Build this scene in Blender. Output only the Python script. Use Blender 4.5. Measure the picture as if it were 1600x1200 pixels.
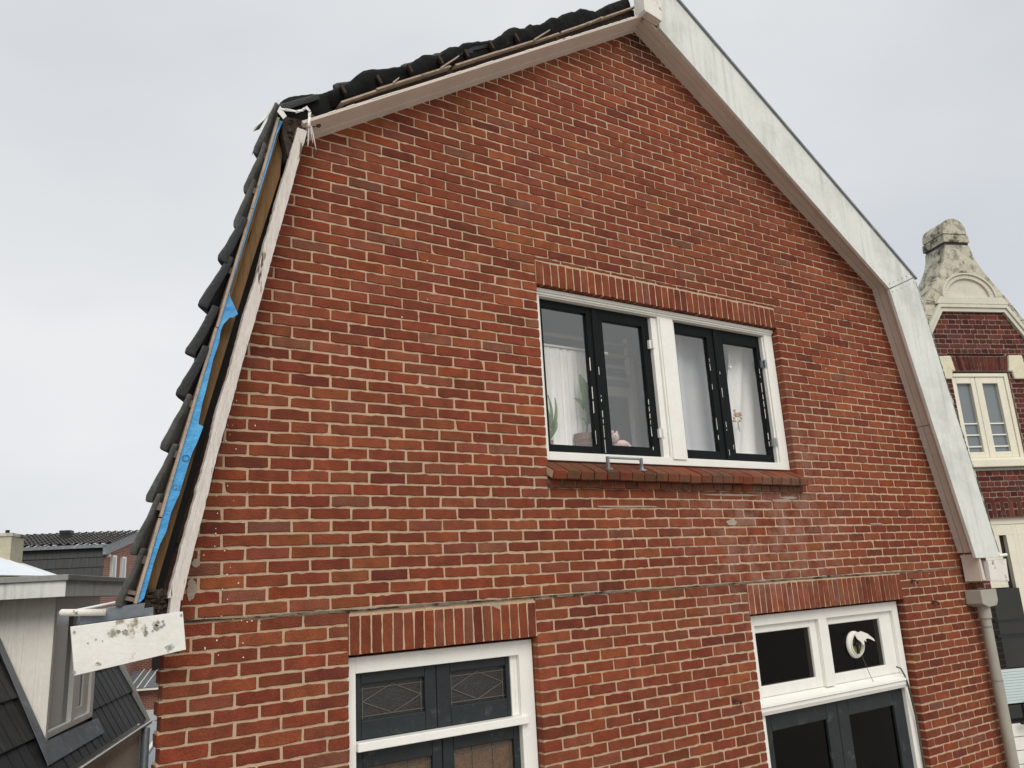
import bpy, bmesh, math, random
from mathutils import Vector, Matrix, noise
rnd = random.Random(7)
sc = bpy.context.scene
for o in list(bpy.data.objects): bpy.data.objects.remove(o)

# ------------------------------------------------------------------ camera, sky, sun, exposure
cam_data = bpy.data.cameras.new('camera'); cam = bpy.data.objects.new('camera', cam_data)
sc.collection.objects.link(cam); sc.camera = cam
cam_data.sensor_width = 36; cam_data.lens = 36 * 1250 / 1600
cam_data.clip_start = 0.05; cam_data.clip_end = 2000
RC = [[0.8385818, -0.5420194, -0.0547323], [0.0858343, 0.2306702, -0.9692387], [0.5379713, 0.808088, 0.2399597]]
cam.matrix_world = Matrix(((RC[0][0], -RC[1][0], -RC[2][0], 0), (RC[0][1], -RC[1][1], -RC[2][1], -4.09),
                           (RC[0][2], -RC[1][2], -RC[2][2], 0), (0, 0, 0, 1)))
SUN_EL, SUN_AZ = math.radians(48), math.radians(196)     # azimuth of the sun, from +Y clockwise (behind and left of the camera)
world = bpy.data.worlds.new('World'); sc.world = world; world.use_nodes = True
wn, wl = world.node_tree.nodes, world.node_tree.links
wn.clear()
wo = wn.new('ShaderNodeOutputWorld'); bg = wn.new('ShaderNodeBackground'); sky = wn.new('ShaderNodeTexSky')
sky.sky_type = 'NISHITA'; sky.sun_disc = False; sky.sun_elevation = SUN_EL; sky.sun_rotation = SUN_AZ
sky.air_density = 1.0; sky.dust_density = 3.0
hs = wn.new('ShaderNodeHueSaturation'); hs.inputs['Saturation'].default_value = 0.10
wl.new(sky.outputs[0], hs.inputs['Color'])
tc = wn.new('ShaderNodeTexCoord'); mp = wn.new('ShaderNodeMapping'); mp.inputs['Scale'].default_value = (1.0, 1.0, 2.2)
nz = wn.new('ShaderNodeTexNoise'); nz.inputs['Scale'].default_value = 1.3; nz.inputs['Detail'].default_value = 4; nz.inputs['Roughness'].default_value = 0.5
wl.new(tc.outputs['Generated'], mp.inputs['Vector']); wl.new(mp.outputs[0], nz.inputs['Vector'])
rp = wn.new('ShaderNodeValToRGB'); wl.new(nz.outputs[0], rp.inputs[0])
rp.color_ramp.elements[0].position = 0.30; rp.color_ramp.elements[0].color = (6.3, 6.65, 7.1, 1)
rp.color_ramp.elements[1].position = 0.68; rp.color_ramp.elements[1].color = (8.3, 8.45, 8.6, 1)
mxs = wn.new('ShaderNodeMix'); mxs.data_type = 'RGBA'; mxs.inputs[0].default_value = 0.88
wl.new(hs.outputs[0], mxs.inputs[6]); wl.new(rp.outputs[0], mxs.inputs[7])
bg.inputs[1].default_value = 0.078
wl.new(mxs.outputs[2], bg.inputs[0]); wl.new(bg.outputs[0], wo.inputs[0])
sun_d = bpy.data.lights.new('sun', 'SUN'); sun_d.energy = 1.5; sun_d.angle = math.radians(40); sun_d.color = (1.0, 0.95, 0.88)
sun = bpy.data.objects.new('sun', sun_d); sc.collection.objects.link(sun)
sd = Vector((math.sin(SUN_AZ) * math.cos(SUN_EL), math.cos(SUN_AZ) * math.cos(SUN_EL), math.sin(SUN_EL)))
sun.rotation_euler = sd.to_track_quat('Z', 'Y').to_euler(); sun.location = sd * 30
sc.view_settings.view_transform = 'Standard'; sc.view_settings.look = 'None'
sc.view_settings.exposure = 0.45; sc.view_settings.gamma = 1.0
sc.cycles.max_bounces = 8; sc.cycles.diffuse_bounces = 6; sc.cycles.transparent_max_bounces = 12
sc.cycles.caustics_reflective = False; sc.cycles.caustics_refractive = False

# ------------------------------------------------------------------ materials
def srgb(r, g, b):
    f = lambda c: (c / 255 / 12.92) if c / 255 <= 0.04045 else ((c / 255 + 0.055) / 1.055) ** 2.4
    return (f(r), f(g), f(b), 1)
def mul(c, k): return (c[0] * k, c[1] * k, c[2] * k, 1)

def mat(name, col, rough=0.6, var=0.25, scale=6, col2=None, patch=None, bump=0.2, bscale=60, spec=0.5,
        stretch=(1, 1, 1), metal=0, patch_scale=3, patch_thr=(0.58, 0.66), grime=None, attr=None):
    """noise-mottled principled material; patch = colour of worn patches; grime = colour of vertical streaks"""
    m = bpy.data.materials.new(name); m.use_nodes = True
    n, l = m.node_tree.nodes, m.node_tree.links
    b = n['Principled BSDF']; b.inputs['Roughness'].default_value = rough; b.inputs['Metallic'].default_value = metal
    b.inputs['Specular IOR Level'].default_value = spec
    g = n.new('ShaderNodeNewGeometry'); mpp = n.new('ShaderNodeMapping'); mpp.inputs['Scale'].default_value = stretch
    l.new(g.outputs['Position'], mpp.inputs['Vector'])
    def nse(s, d=5, r=0.6, vec=None):
        t = n.new('ShaderNodeTexNoise'); t.inputs['Scale'].default_value = s; t.inputs['Detail'].default_value = d
        t.inputs['Roughness'].default_value = r; l.new((vec or mpp).outputs[0], t.inputs['Vector']); return t
    def mixc(fac, a, bb, mode='MIX'):
        x = n.new('ShaderNodeMix'); x.data_type = 'RGBA'; x.blend_type = mode
        for i, v in ((0, fac), (6, a), (7, bb)):
            if hasattr(v, 'default_value') or hasattr(v, 'is_linked'): l.new(v, x.inputs[i])
            else: x.inputs[i].default_value = v
        return x.outputs[2]
    def ramp(src, p0, p1, c0=0, c1=1):
        r = n.new('ShaderNodeMapRange'); r.inputs[1].default_value = p0; r.inputs[2].default_value = p1
        r.inputs[3].default_value = c0; r.inputs[4].default_value = c1; l.new(src, r.inputs[0]); return r.outputs[0]
    if attr:
        a = n.new('ShaderNodeAttribute'); a.attribute_name = attr; base = a.outputs['Color']
        t_ = ramp(nse(11, 4, 0.6).outputs[0], 0.34, 0.66); base = mixc(1.0, base, mixc(t_, (0.80, 0.78, 0.76, 1), (1.18, 1.17, 1.06, 1)), 'MULTIPLY')
        base = mixc(ramp(nse(0.9, 3, 0.5).outputs[0], 0.35, 0.65, 0, 0.55), base, mixc(1.0, base, (0.82, 0.84, 0.86, 1), 'MULTIPLY'))
        base = mixc(ramp(nse(7, 6, 0.7).outputs[0], 0.62, 0.74, 0, 0.5), base, (0.21, 0.13, 0.10, 1))
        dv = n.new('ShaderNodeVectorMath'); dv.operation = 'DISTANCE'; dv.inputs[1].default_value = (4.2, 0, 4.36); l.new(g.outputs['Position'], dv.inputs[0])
        dv2 = n.new('ShaderNodeVectorMath'); dv2.operation = 'DISTANCE'; dv2.inputs[1].default_value = (5.0, 0, 0.42); l.new(g.outputs['Position'], dv2.inputs[0])
        m3 = n.new('ShaderNodeMath'); m3.operation = 'MULTIPLY'; l.new(ramp(dv2.outputs['Value'], 1.25, 0.3, 0, 0.75), m3.inputs[0]); l.new(ramp(nse(5, 6, 0.7).outputs[0], 0.44, 0.62), m3.inputs[1])
        base = mixc(m3.outputs[0], base, (0.34, 0.19, 0.145, 1))
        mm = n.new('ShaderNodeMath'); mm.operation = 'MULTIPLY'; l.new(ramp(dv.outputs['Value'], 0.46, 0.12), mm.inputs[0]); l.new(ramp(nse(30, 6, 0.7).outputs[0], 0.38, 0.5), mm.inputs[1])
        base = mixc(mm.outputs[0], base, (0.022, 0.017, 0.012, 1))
    else:
        base = mixc(ramp(nse(scale).outputs[0], 0.3, 0.7), mul(col, 1 - var), col2 or mul(col, 1 + var * 0.6))
    fine = mixc(ramp(nse(bscale, 3).outputs[0], 0.3, 0.7), (1 - var * 0.7,) * 3 + (1,), (1 + var * 0.4,) * 3 + (1,))
    c = mixc(1.0, base, fine, 'MULTIPLY')
    if patch:
        c = mixc(ramp(nse(patch_scale, 8, 0.68).outputs[0], *patch_thr), c, patch)
    if grime:
        m2 = n.new('ShaderNodeMapping'); m2.inputs['Scale'].default_value = (22, 22, 1.3); l.new(g.outputs['Position'], m2.inputs['Vector'])
        c = mixc(ramp(nse(1, 5, 0.6, m2).outputs[0], 0.5, 0.8, 0, 0.7), c, grime)
    l.new(c, b.inputs['Base Color'])
    if bump:
        bm_ = n.new('ShaderNodeBump'); bm_.inputs['Strength'].default_value = bump; bm_.inputs['Distance'].default_value = 0.01
        l.new(nse(bscale, 6, 0.65).outputs[0], bm_.inputs['Height']); l.new(bm_.outputs[0], b.inputs['Normal'])
    m['h'] = 1
    return m

M = {}
M['mortar'] = mat('mortar', srgb(224, 188, 156), 0.95, 0.18, 1.1, col2=srgb(196, 174, 146), bump=0.9, bscale=140, spec=0.1,
                  patch=srgb(150, 142, 126), patch_scale=2.2, patch_thr=(0.60, 0.80))
M['soffit'] = mat('soffit_paint', srgb(206, 193, 181), 0.6, 0.07, 4, bump=0.15, bscale=40, stretch=(1, 1, 1))
M['fascia'] = mat('fascia_paint', srgb(216, 218, 212), 0.5, 0.06, 3, bump=0.2, bscale=30, grime=srgb(168, 171, 160), patch=srgb(186, 189, 180), patch_scale=2.2, patch_thr=(0.5, 0.72))
M['old_white'] = mat('flaking_white_paint', srgb(224, 219, 210), 0.6, 0.08, 10, bump=0.6, bscale=70,
                     patch=srgb(112, 96, 78), patch_scale=14, patch_thr=(0.60, 0.64))
M['strip'] = mat('weathered_white_wood', srgb(214, 206, 198), 0.7, 0.12, 25, bump=0.8, bscale=60, stretch=(3, 3, 0.35),
                 patch=srgb(92, 76, 62), patch_scale=9, patch_thr=(0.60, 0.64))
M['window_white'] = mat('window_white_paint', srgb(232, 231, 224), 0.45, 0.04, 8, bump=0.15, bscale=50,
                        patch=srgb(178, 172, 158), patch_scale=11, patch_thr=(0.68, 0.76))
M['dark_paint'] = mat('dark_green_black_paint', srgb(15, 20, 21), 0.55, 0.2, 12, spec=0.15, bump=0.25, bscale=60,
                      patch=srgb(112, 118, 116), patch_scale=16, patch_thr=(0.70, 0.76), stretch=(1.4, 1.4, 0.5))
M['anthracite'] = mat('anthracite_paint', srgb(42, 47, 49), 0.5, 0.14, 8, spec=0.25, bump=0.2, bscale=50, patch=srgb(66, 71, 71), patch_scale=9)
M['lead'] = mat('lead_came', srgb(88, 85, 76), 0.5, 0.2, 20, metal=0.0)
M['rotten_wood'] = mat('old_brown_wood', srgb(96, 70, 50), 0.85, 0.35, 12, bump=0.6, bscale=50, patch=srgb(40, 30, 24), stretch=(1, 1, 1))
M['dark_wood'] = mat('sodden_dark_wood', srgb(62, 46, 36), 0.9, 0.4, 12, bump=0.6, bscale=50, patch=srgb(24, 18, 14), stretch=(1, 1, 1))
M['sheathing'] = mat('golden_brown_sheathing', srgb(150, 118, 74), 0.75, 0.25, 14, col2=srgb(112, 80, 44), bump=0.5, bscale=70, stretch=(6, 1, 0.5))
M['lath'] = mat('grey_weathered_lath', srgb(172, 154, 136), 0.8, 0.22, 20, bump=0.5, bscale=70, patch=srgb(110, 88, 68), patch_scale=9)
M['lath_end'] = mat('batten_end_wood', srgb(118, 102, 92), 0.85, 0.25, 20, bump=0.5, bscale=70)
M['blue'] = mat('blue_foil', srgb(44, 142, 208), 0.4, 0.14, 9, col2=srgb(80, 166, 216), bump=0.9, bscale=22)
M['ink'] = mat('ink', srgb(22, 60, 96), 0.5, 0, bump=0)
M['felt'] = mat('black_roofing_felt', srgb(14, 14, 14), 0.75, 0.4, 16, bump=0.9, bscale=34, spec=0.2, patch=srgb(58, 54, 48), patch_scale=8, patch_thr=(0.64, 0.78))
M['tile'] = mat('dark_roof_tile', srgb(76, 76, 72), 0.65, 0.4, 12, bump=0.6, bscale=50, patch=srgb(84, 86, 62), patch_scale=7, patch_thr=(0.62, 0.72))
M['tile_black'] = mat('black_glazed_and_shaded_tile', srgb(26, 27, 28), 0.5, 0.25, 9, bump=0.5, bscale=50)  # black roofing; on the verge also the painted shade of tile undersides
M['tile_flat'] = mat('anthracite_flat_tile', srgb(38, 38, 39), 0.6, 0.3, 3, bump=0.5, bscale=24, patch=srgb(54, 55, 52), patch_scale=4)
M['tile_grey'] = mat('grey_concrete_tile', srgb(84, 82, 78), 0.7, 0.3, 2, bump=0.4, bscale=14, patch=srgb(112, 106, 96), patch_scale=3)
M['zinc'] = mat('zinc_sheet', srgb(122, 128, 132), 0.5, 0.2, 7, metal=0.3, bump=0.3, bscale=20, patch=srgb(160, 164, 166), patch_scale=8)
M['lead_sheet'] = mat('lead_sheet', srgb(108, 114, 120), 0.6, 0.2, 6, bump=0.5, bscale=18, patch=srgb(156, 160, 164), patch_scale=6)
M['steel'] = mat('galvanised_steel', srgb(165, 170, 175), 0.35, 0.1, 20, metal=0.7, bump=0.1)
M['mossy_edge'] = mat('mossy_edge', srgb(92, 92, 84), 0.9, 0.4, 14, bump=0.8, bscale=60, patch=srgb(196, 198, 192), patch_scale=9, patch_thr=(0.5, 0.6))
M['grey_pvc'] = mat('grey_pvc', srgb(158, 154, 142), 0.5, 0.08, 3, bump=0.08, bscale=20)
M['debris'] = mat('rotten_debris', srgb(62, 50, 40), 0.95, 0.5, 30, bump=1.0, bscale=90)
M['board'] = mat('lichen_white_board', srgb(224, 223, 216), 0.6, 0.06, 5, bump=0.3, bscale=40, patch=srgb(140, 130, 104), patch_scale=8, patch_thr=(0.60, 0.66))
M['lichen'] = mat('grey_lichen', srgb(172, 168, 152), 0.95, 0.3, 60, bump=0.9, bscale=120, patch=srgb(212, 210, 200), patch_scale=60, patch_thr=(0.46, 0.54))
M['boarding'] = mat('cream_boarding', srgb(246, 242, 232), 0.55, 0.07, 2, bump=0.2, bscale=20, grime=srgb(180, 172, 158))
M['concrete'] = mat('grey_coping', srgb(150, 152, 146), 0.8, 0.12, 3, bump=0.3, bscale=30, grime=srgb(120, 122, 114))
M['coping_light'] = mat('streaked_white_fascia', srgb(224, 225, 220), 0.6, 0.08, 4, bump=0.2, bscale=30, grime=srgb(140, 142, 134))
M['cream'] = mat('cream_paint', srgb(224, 219, 200), 0.5, 0.06, 5, bump=0.15, bscale=30)
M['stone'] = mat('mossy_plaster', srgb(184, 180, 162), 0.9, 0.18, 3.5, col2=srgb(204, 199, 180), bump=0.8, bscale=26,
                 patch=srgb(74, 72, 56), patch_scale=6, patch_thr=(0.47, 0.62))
M['stone_clean'] = mat('cream_plaster', srgb(204, 201, 186), 0.85, 0.08, 4, bump=0.3, bscale=22, patch=srgb(160, 152, 128), patch_scale=7, patch_thr=(0.66, 0.76))
M['stone_block'] = mat('yellow_sandstone', srgb(218, 212, 186), 0.9, 0.12, 9, bump=0.7, bscale=40)
M['asphalt'] = mat('paving', srgb(168, 160, 150), 0.9, 0.25, 1, bump=0.3, bscale=40)
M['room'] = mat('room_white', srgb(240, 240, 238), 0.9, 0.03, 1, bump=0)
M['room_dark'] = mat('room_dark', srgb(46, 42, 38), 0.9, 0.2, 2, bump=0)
M['curtain_white'] = mat('white_lace', srgb(235, 235, 230), 0.9, 0.06, 20, bump=0.2, bscale=200, stretch=(1, 1, 0.3))
M['curtain_grey'] = mat('grey_curtain', srgb(205, 208, 210), 0.9, 0.05, 8, bump=0.2, bscale=100)
M['leaf'] = mat('leaf_green', srgb(96, 122, 66), 0.5, 0.3, 12, bump=0.1)
M['pot'] = mat('terracotta_pot', srgb(128, 98, 84), 0.8, 0.15, 10, bump=0.2)
M['plush'] = mat('pink_plush', srgb(228, 196, 190), 0.95, 0.1, 30, bump=0.6, bscale=120)
M['dried'] = mat('dried_flower', srgb(200, 160, 122), 0.9, 0.3, 30, bump=0.5)
M['crystal'] = mat('crystal', srgb(220, 225, 228), 0.1, 0.0, bump=0, spec=0.8)
M['plastic'] = mat('white_plastic', srgb(226, 224, 214), 0.4, 0.05, 10, bump=0.1)
M['fan_inside'] = mat('olive_fan_inside', srgb(150, 142, 78), 0.5, 0.3, 30, bump=0.2)
M['black'] = mat('black_paint', srgb(20, 20, 20), 0.4, 0.1, 5, bump=0)
M['awning'] = mat('white_canvas', srgb(228, 234, 240), 0.6, 0.04, 2, bump=0.1)
M['blind'] = mat('pale_blind', srgb(196, 212, 212), 0.5, 0.04, 2, bump=0.05)
M['rust'] = mat('rusted_iron', srgb(70, 48, 38), 0.9, 0.3, 30, bump=0.5)
M['chimney'] = mat('algae_plaster', srgb(178, 172, 148), 0.9, 0.15, 3, bump=0.5, bscale=20, grime=srgb(120, 118, 84))
M['shed'] = mat('grey_white_board', srgb(186, 190, 184), 0.6, 0.08, 2, bump=0.2, bscale=12, grime=srgb(140, 142, 132))
M['stained'] = mat('stained_render', srgb(222, 216, 200), 0.85, 0.08, 2, bump=0.3, bscale=20, patch=srgb(112, 102, 84), patch_scale=2.5, patch_thr=(0.62, 0.66))

def brick_faces_mat(name, bumpv=1.0):
    m = mat(name, (0.3, 0.1, 0.06, 1), 0.82, 0.34, 6, attr='tint', bump=bumpv, bscale=130, spec=0.25,
            patch=srgb(206, 186, 168), patch_scale=26, patch_thr=(0.765, 0.80))
    return m
M['brick'] = brick_faces_mat('fired_brick')

def brick_tex(name, c1, c2, mortar, bw, bh, axis=(1, 0, 0), msize=0.01):
    m = bpy.data.materials.new(name); m.use_nodes = True
    n, l = m.node_tree.nodes, m.node_tree.links; b = n['Principled BSDF']; b.inputs['Roughness'].default_value = 0.9
    g = n.new('ShaderNodeNewGeometry'); sep = n.new('ShaderNodeSeparateXYZ'); l.new(g.outputs['Position'], sep.inputs[0])
    dp = n.new('ShaderNodeVectorMath'); dp.operation = 'DOT_PRODUCT'; dp.inputs[1].default_value = axis; l.new(g.outputs['Position'], dp.inputs[0])
    cb = n.new('ShaderNodeCombineXYZ'); l.new(dp.outputs['Value'], cb.inputs[0]); l.new(sep.outputs[2], cb.inputs[1])
    t = n.new('ShaderNodeTexBrick'); l.new(cb.outputs[0], t.inputs['Vector'])
    t.inputs['Color1'].default_value = c1; t.inputs['Color2'].default_value = c2; t.inputs['Mortar'].default_value = mortar
    t.inputs['Scale'].default_value = 1; t.inputs['Brick Width'].default_value = bw; t.inputs['Row Height'].default_value = bh
    t.inputs['Mortar Size'].default_value = msize; t.inputs['Bias'].default_value = 0.0; t.inputs['Mortar Smooth'].default_value = 0.3
    ns = n.new('ShaderNodeTexNoise'); ns.inputs['Scale'].default_value = 3; l.new(g.outputs['Position'], ns.inputs['Vector'])
    mx = n.new('ShaderNodeMix'); mx.data_type = 'RGBA'; mx.blend_type = 'MULTIPLY'; mx.inputs[0].default_value = 0.35
    l.new(t.outputs[0], mx.inputs[6]); l.new(ns.outputs[0], mx.inputs[7]); l.new(mx.outputs[2], b.inputs['Base Color'])
    bp = n.new('ShaderNodeBump'); bp.inputs['Strength'].default_value = 0.5; bp.inputs['Distance'].default_value = 0.01; bp.invert = True
    l.new(t.outputs['Fac'], bp.inputs['Height']); l.new(bp.outputs[0], b.inputs['Normal'])
    return m
UX, UY, VX, VY = 0.932, -0.363, 0.363, 0.932          # the neighbours' street grid, turned 21 degrees to the main gable
M['brick_side'] = brick_tex('side_brick', srgb(132, 66, 50), srgb(108, 50, 40), srgb(176, 156, 136), 0.22, 0.0655, (VX, VY, 0), 0.012)
M['brick_far'] = brick_tex('far_brick', srgb(150, 92, 78), srgb(128, 72, 60), srgb(176, 156, 142), 0.22, 0.075, (VX, VY, 0), 0.012)
M['brick_far_front'] = brick_tex('far_brick_front', srgb(150, 84, 68), srgb(122, 62, 50), srgb(160, 140, 126), 0.22, 0.075, (UX, UY, 0), 0.014)

def glass_mat(name, tint=(1, 1, 1, 1), refl=1.0, rough=0.0, wave=0.0, base_t=(0.93, 0.95, 0.94, 1)):
    m = bpy.data.materials.new(name); m.use_nodes = True
    n, l = m.node_tree.nodes, m.node_tree.links; n.remove(n['Principled BSDF'])
    out = n['Material Output']; tr = n.new('ShaderNodeBsdfTransparent'); tr.inputs[0].default_value = base_t
    gl = n.new('ShaderNodeBsdfGlossy'); gl.inputs['Roughness'].default_value = rough; gl.inputs[0].default_value = tint
    ge = n.new('ShaderNodeNewGeometry'); dt = n.new('ShaderNodeVectorMath'); dt.operation = 'DOT_PRODUCT'
    l.new(ge.outputs['Normal'], dt.inputs[0]); l.new(ge.outputs['Incoming'], dt.inputs[1])
    def mth(op, a, b=0.0, clamp=False):
        q = n.new('ShaderNodeMath'); q.operation = op; q.use_clamp = clamp
        for k_, v in ((0, a), (1, b)):
            if isinstance(v, (int, float)): q.inputs[k_].default_value = v
            else: l.new(v, q.inputs[k_])
        return q.outputs[0]
    fr = mth('ADD', mth('MULTIPLY', mth('POWER', mth('SUBTRACT', 1.0, mth('ABSOLUTE', dt.outputs['Value'])), 5.0), 0.96), 0.04)
    mu = mth('MULTIPLY', fr, refl, True)
    mx = n.new('ShaderNodeMixShader'); l.new(mu, mx.inputs[0])
    l.new(tr.outputs[0], mx.inputs[1]); l.new(gl.outputs[0], mx.inputs[2]); l.new(mx.outputs[0], out.inputs[0])
    if wave:
        t = n.new('ShaderNodeTexNoise'); t.inputs['Scale'].default_value = 9
        bp = n.new('ShaderNodeBump'); bp.inputs['Strength'].default_value = wave; bp.inputs['Distance'].default_value = 0.02
        l.new(t.outputs[0], bp.inputs['Height']); l.new(bp.outputs[0], gl.inputs['Normal'])
    return m
M['glass'] = glass_mat('window_glass', refl=1.7, wave=0.05, base_t=(1, 1, 1, 1))
M['glass_old'] = glass_mat('old_dark_glass', refl=0.4, wave=0.06, base_t=(0.5, 0.5, 0.48, 1))
M['glass_lead'] = mat('leaded_cathedral_glass', srgb(42, 41, 39), 0.3, 0.25, 30, bump=0.6, bscale=90, spec=0.6)
M['glass_amber'] = mat('amber_cathedral_glass', srgb(104, 80, 60), 0.25, 0.22, 18, bump=0.7, bscale=80, spec=0.6)
M['glass_grey'] = mat('far_glass', srgb(112, 120, 124), 0.12, 0.05, 1, bump=0, spec=0.8)
M['glass_dark'] = mat('far_dark_glass', srgb(34, 38, 38), 0.08, 0.2, 3, bump=0, spec=0.8)
M['sheer'] = glass_mat('sheer_lace', refl=0.0, base_t=(0.5, 0.5, 0.5, 1))

# ------------------------------------------------------------------ object helpers
WLOC = {}
def root(name, label, cat, loc, group=None):
    o = bpy.data.objects.new(name, None); sc.collection.objects.link(o); o.location = loc; o.empty_display_size = 0.2
    o['label'] = label; o['category'] = cat
    if group: o['group'] = group
    WLOC[o.name] = Vector(loc); return o
class MB:
    def __init__(s): s.v = []; s.f = []; s.tint = []
    def add(s, vs, fs, tint=None):
        k = len(s.v); s.v += [tuple(p) for p in vs]; s.f += [tuple(i + k for i in f) for f in fs]
        if tint is not None: s.tint += [tint] * len(vs)
        return s
    def box(s, x0, x1, y0, y1, z0, z1, T=None, tint=None):
        vs = [(x, y, z) for x in (x0, x1) for y in (y0, y1) for z in (z0, z1)]
        if T: vs = [T(*p) for p in vs]
        return s.add(vs, [(0, 1, 3, 2), (4, 6, 7, 5), (0, 4, 5, 1), (2, 3, 7, 6), (0, 2, 6, 4), (1, 5, 7, 3)], tint)
    def prism(s, poly, y0, y1, T=None, tint=None):
        n = len(poly)
        vs = [(x, y0, z) for x, z in poly] + [(x, y1, z) for x, z in poly]
        if T: vs = [T(*p) for p in vs]
        return s.add(vs, [tuple(range(n))[::-1], tuple(range(n, 2 * n))] + [(i, (i + 1) % n, n + (i + 1) % n, n + i) for i in range(n)], tint)
    def tube(s, pts, r, seg=10, cap=True):
        pts = [Vector(p) for p in pts]; rs = r if isinstance(r, (list, tuple)) else [r] * len(pts); vs = []; prev = None
        for i, p in enumerate(pts):
            d = (pts[min(i + 1, len(pts) - 1)] - pts[max(i - 1, 0)]).normalized()
            a = prev if prev else (Vector((0, 0, 1)) if abs(d.z) < 0.9 else Vector((1, 0, 0)))
            a = (a - d * a.dot(d)).normalized(); prev = a; b = d.cross(a)
            vs += [p + (a * math.cos(t) + b * math.sin(t)) * rs[i] for t in [2 * math.pi * k / seg for k in range(seg)]]
        fs = [(i * seg + k, i * seg + (k + 1) % seg, (i + 1) * seg + (k + 1) % seg, (i + 1) * seg + k) for i in range(len(pts) - 1) for k in range(seg)]
        if cap: fs += [tuple(range(seg))[::-1], tuple(range((len(pts) - 1) * seg, len(pts) * seg))]
        return s.add(vs, fs)
    def blob(s, c, r, n=2, amp=0.2, fs=3.0, seed=0):
        bm = bmesh.new(); bmesh.ops.create_icosphere(bm, subdivisions=n, radius=1)
        vs = []
        for v in bm.verts:
            k = 1 + amp * noise.noise(v.co * fs + Vector((seed * 7.1, seed, 0)))
            vs.append((c[0] + v.co.x * r[0] * k, c[1] + v.co.y * r[1] * k, c[2] + v.co.z * r[2] * k))
        s.add(vs, [[v.index for v in f.verts] for f in bm.faces]); bm.free(); return s
    def build(s, name, material, parent=None, smooth=False, bevel=0, fixn=True, **props):
        me = bpy.data.meshes.new(name)
        vs = [Vector(p) for p in s.v]
        lo = Vector([min(p[i] for p in vs) for i in range(3)]); hi = Vector([max(p[i] for p in vs) for i in range(3)]); c = (lo + hi) / 2
        me.from_pydata([p - c for p in vs], [], s.f)
        if s.tint:
            at = me.color_attributes.new('tint', 'FLOAT_COLOR', 'POINT')
            at.data.foreach_set('color', [x for t in s.tint for x in (t[0], t[1], t[2], 1.0)])
        me.validate()
        if fixn:
            bm = bmesh.new(); bm.from_mesh(me); bmesh.ops.recalc_face_normals(bm, faces=bm.faces); bm.to_mesh(me); bm.free()
        if smooth: me.polygons.foreach_set('use_smooth', [True] * len(me.polygons))
        me.materials.append(material)
        o = bpy.data.objects.new(name, me); sc.collection.objects.link(o)
        WLOC[o.name] = c
        if parent: o.parent = parent; o.location = c - WLOC[parent.name]
        else: o.location = c
        if bevel:
            b = o.modifiers.new('bevel', 'BEVEL'); b.width = bevel; b.segments = 2; b.limit_method = 'ANGLE'
        for k, v in props.items(): o[k] = v
        return o
def N3(u, v, z): return (u * UX + v * VX, u * UY + v * VY, z)      # neighbours' grid -> world
def slope(A, B):
    """frame on a roof slope of the gable: s along A->B, n outward (to the left/up of the direction)"""
    d = Vector((B[0] - A[0], B[1] - A[1])).normalized(); n = Vector((-d.y, d.x))
    return lambda s, nn: (A[0] + d.x * s + n.x * nn, A[1] + d.y * s + n.y * nn)
def wob(p, sc_, amp, seed=0): return amp * noise.noise(Vector((p[0] * sc_ + seed * 3.7, p[1] * sc_ + 1.3 * seed, seed * 5.1)))

# ------------------------------------------------------------------ ground
g = MB(); g.add([(-300, -300, -5.6), (300, -300, -5.6), (300, 300, -5.6), (-300, 300, -5.6)], [(0, 1, 2, 3)])
g.build('ground', M['asphalt'], None, kind='structure')

# ------------------------------------------------------------------ the brick house
HOUSE = root('brick_house', 'large red brick house whose gable fills the photo, left verge stripped bare', 'house', (4.2, 0, -5.6))
OPEN = [(2.965, 5.405, 0.600, 2.106), (1.628, 2.803, -9, -0.115), (4.665, 6.575, -9, -0.105)]   # x0,x1,z0,z1 incl. the soldier courses
OUTL = [(7.90, -5.6), (7.90, -0.19), (7.575, 0.0), (6.925, 2.545), (4.113, 4.36), (1.36, 2.60), (0.80, 0.02), (0.80, -0.245), (0.722, -0.245), (0.722, -5.6)]
CONVEX = [(7.90, -5.6), (7.90, 0.02), (7.575, 0.02), (6.925, 2.545), (4.113, 4.36), (1.36, 2.60), (0.80, 0.02), (0.722, -0.3), (0.722, -5.6)]
def clip(poly, a, b):           # keep what lies left of a->b
    out = []; n = len(poly)
    side = lambda p: (b[0] - a[0]) * (p[1] - a[1]) - (b[1] - a[1]) * (p[0] - a[0])
    for i in range(n):
        p, q = poly[i], poly[(i + 1) % n]; sp, sq = side(p), side(q)
        if sp >= 0: out.append(p)
        if (sp > 0 > sq) or (sp < 0 < sq):
            t = sp / (sp - sq); out.append((p[0] + (q[0] - p[0]) * t, p[1] + (q[1] - p[1]) * t))
    return out
GABLE_EDGES = [((7.575, 0.0), (6.925, 2.545)), ((6.925, 2.545), (4.113, 4.36)), ((4.113, 4.36), (1.36, 2.60)), ((1.36, 2.60), (0.80, 0.02))]
def clipg(poly):
    for a, b in GABLE_EDGES:
        poly = clip(poly, a, b)
        if len(poly) < 3: return []
    return poly
PAL = [((134, 68, 45), 7), ((128, 63, 43), 7), ((139, 74, 49), 5), ((117, 57, 41), 2.2), ((144, 79, 50), 1.6), ((136, 75, 56), 3), ((127, 79, 62), .7), ((141, 69, 43), 1.2)]
PW = [w for _, w in PAL]
def tint(px, pz):
    c = rnd.choices(PAL, PW)[0][0]; k = 1.0 + rnd.uniform(-0.06, 0.06) + 0.06 * noise.noise(Vector((px * 0.7, pz * 0.7, 3)))
    return srgb(min(255, c[0] * k + rnd.uniform(-3, 3)), c[1] * k + rnd.uniform(-2.5, 2.5), c[2] * k + rnd.uniform(-2, 2))
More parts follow.
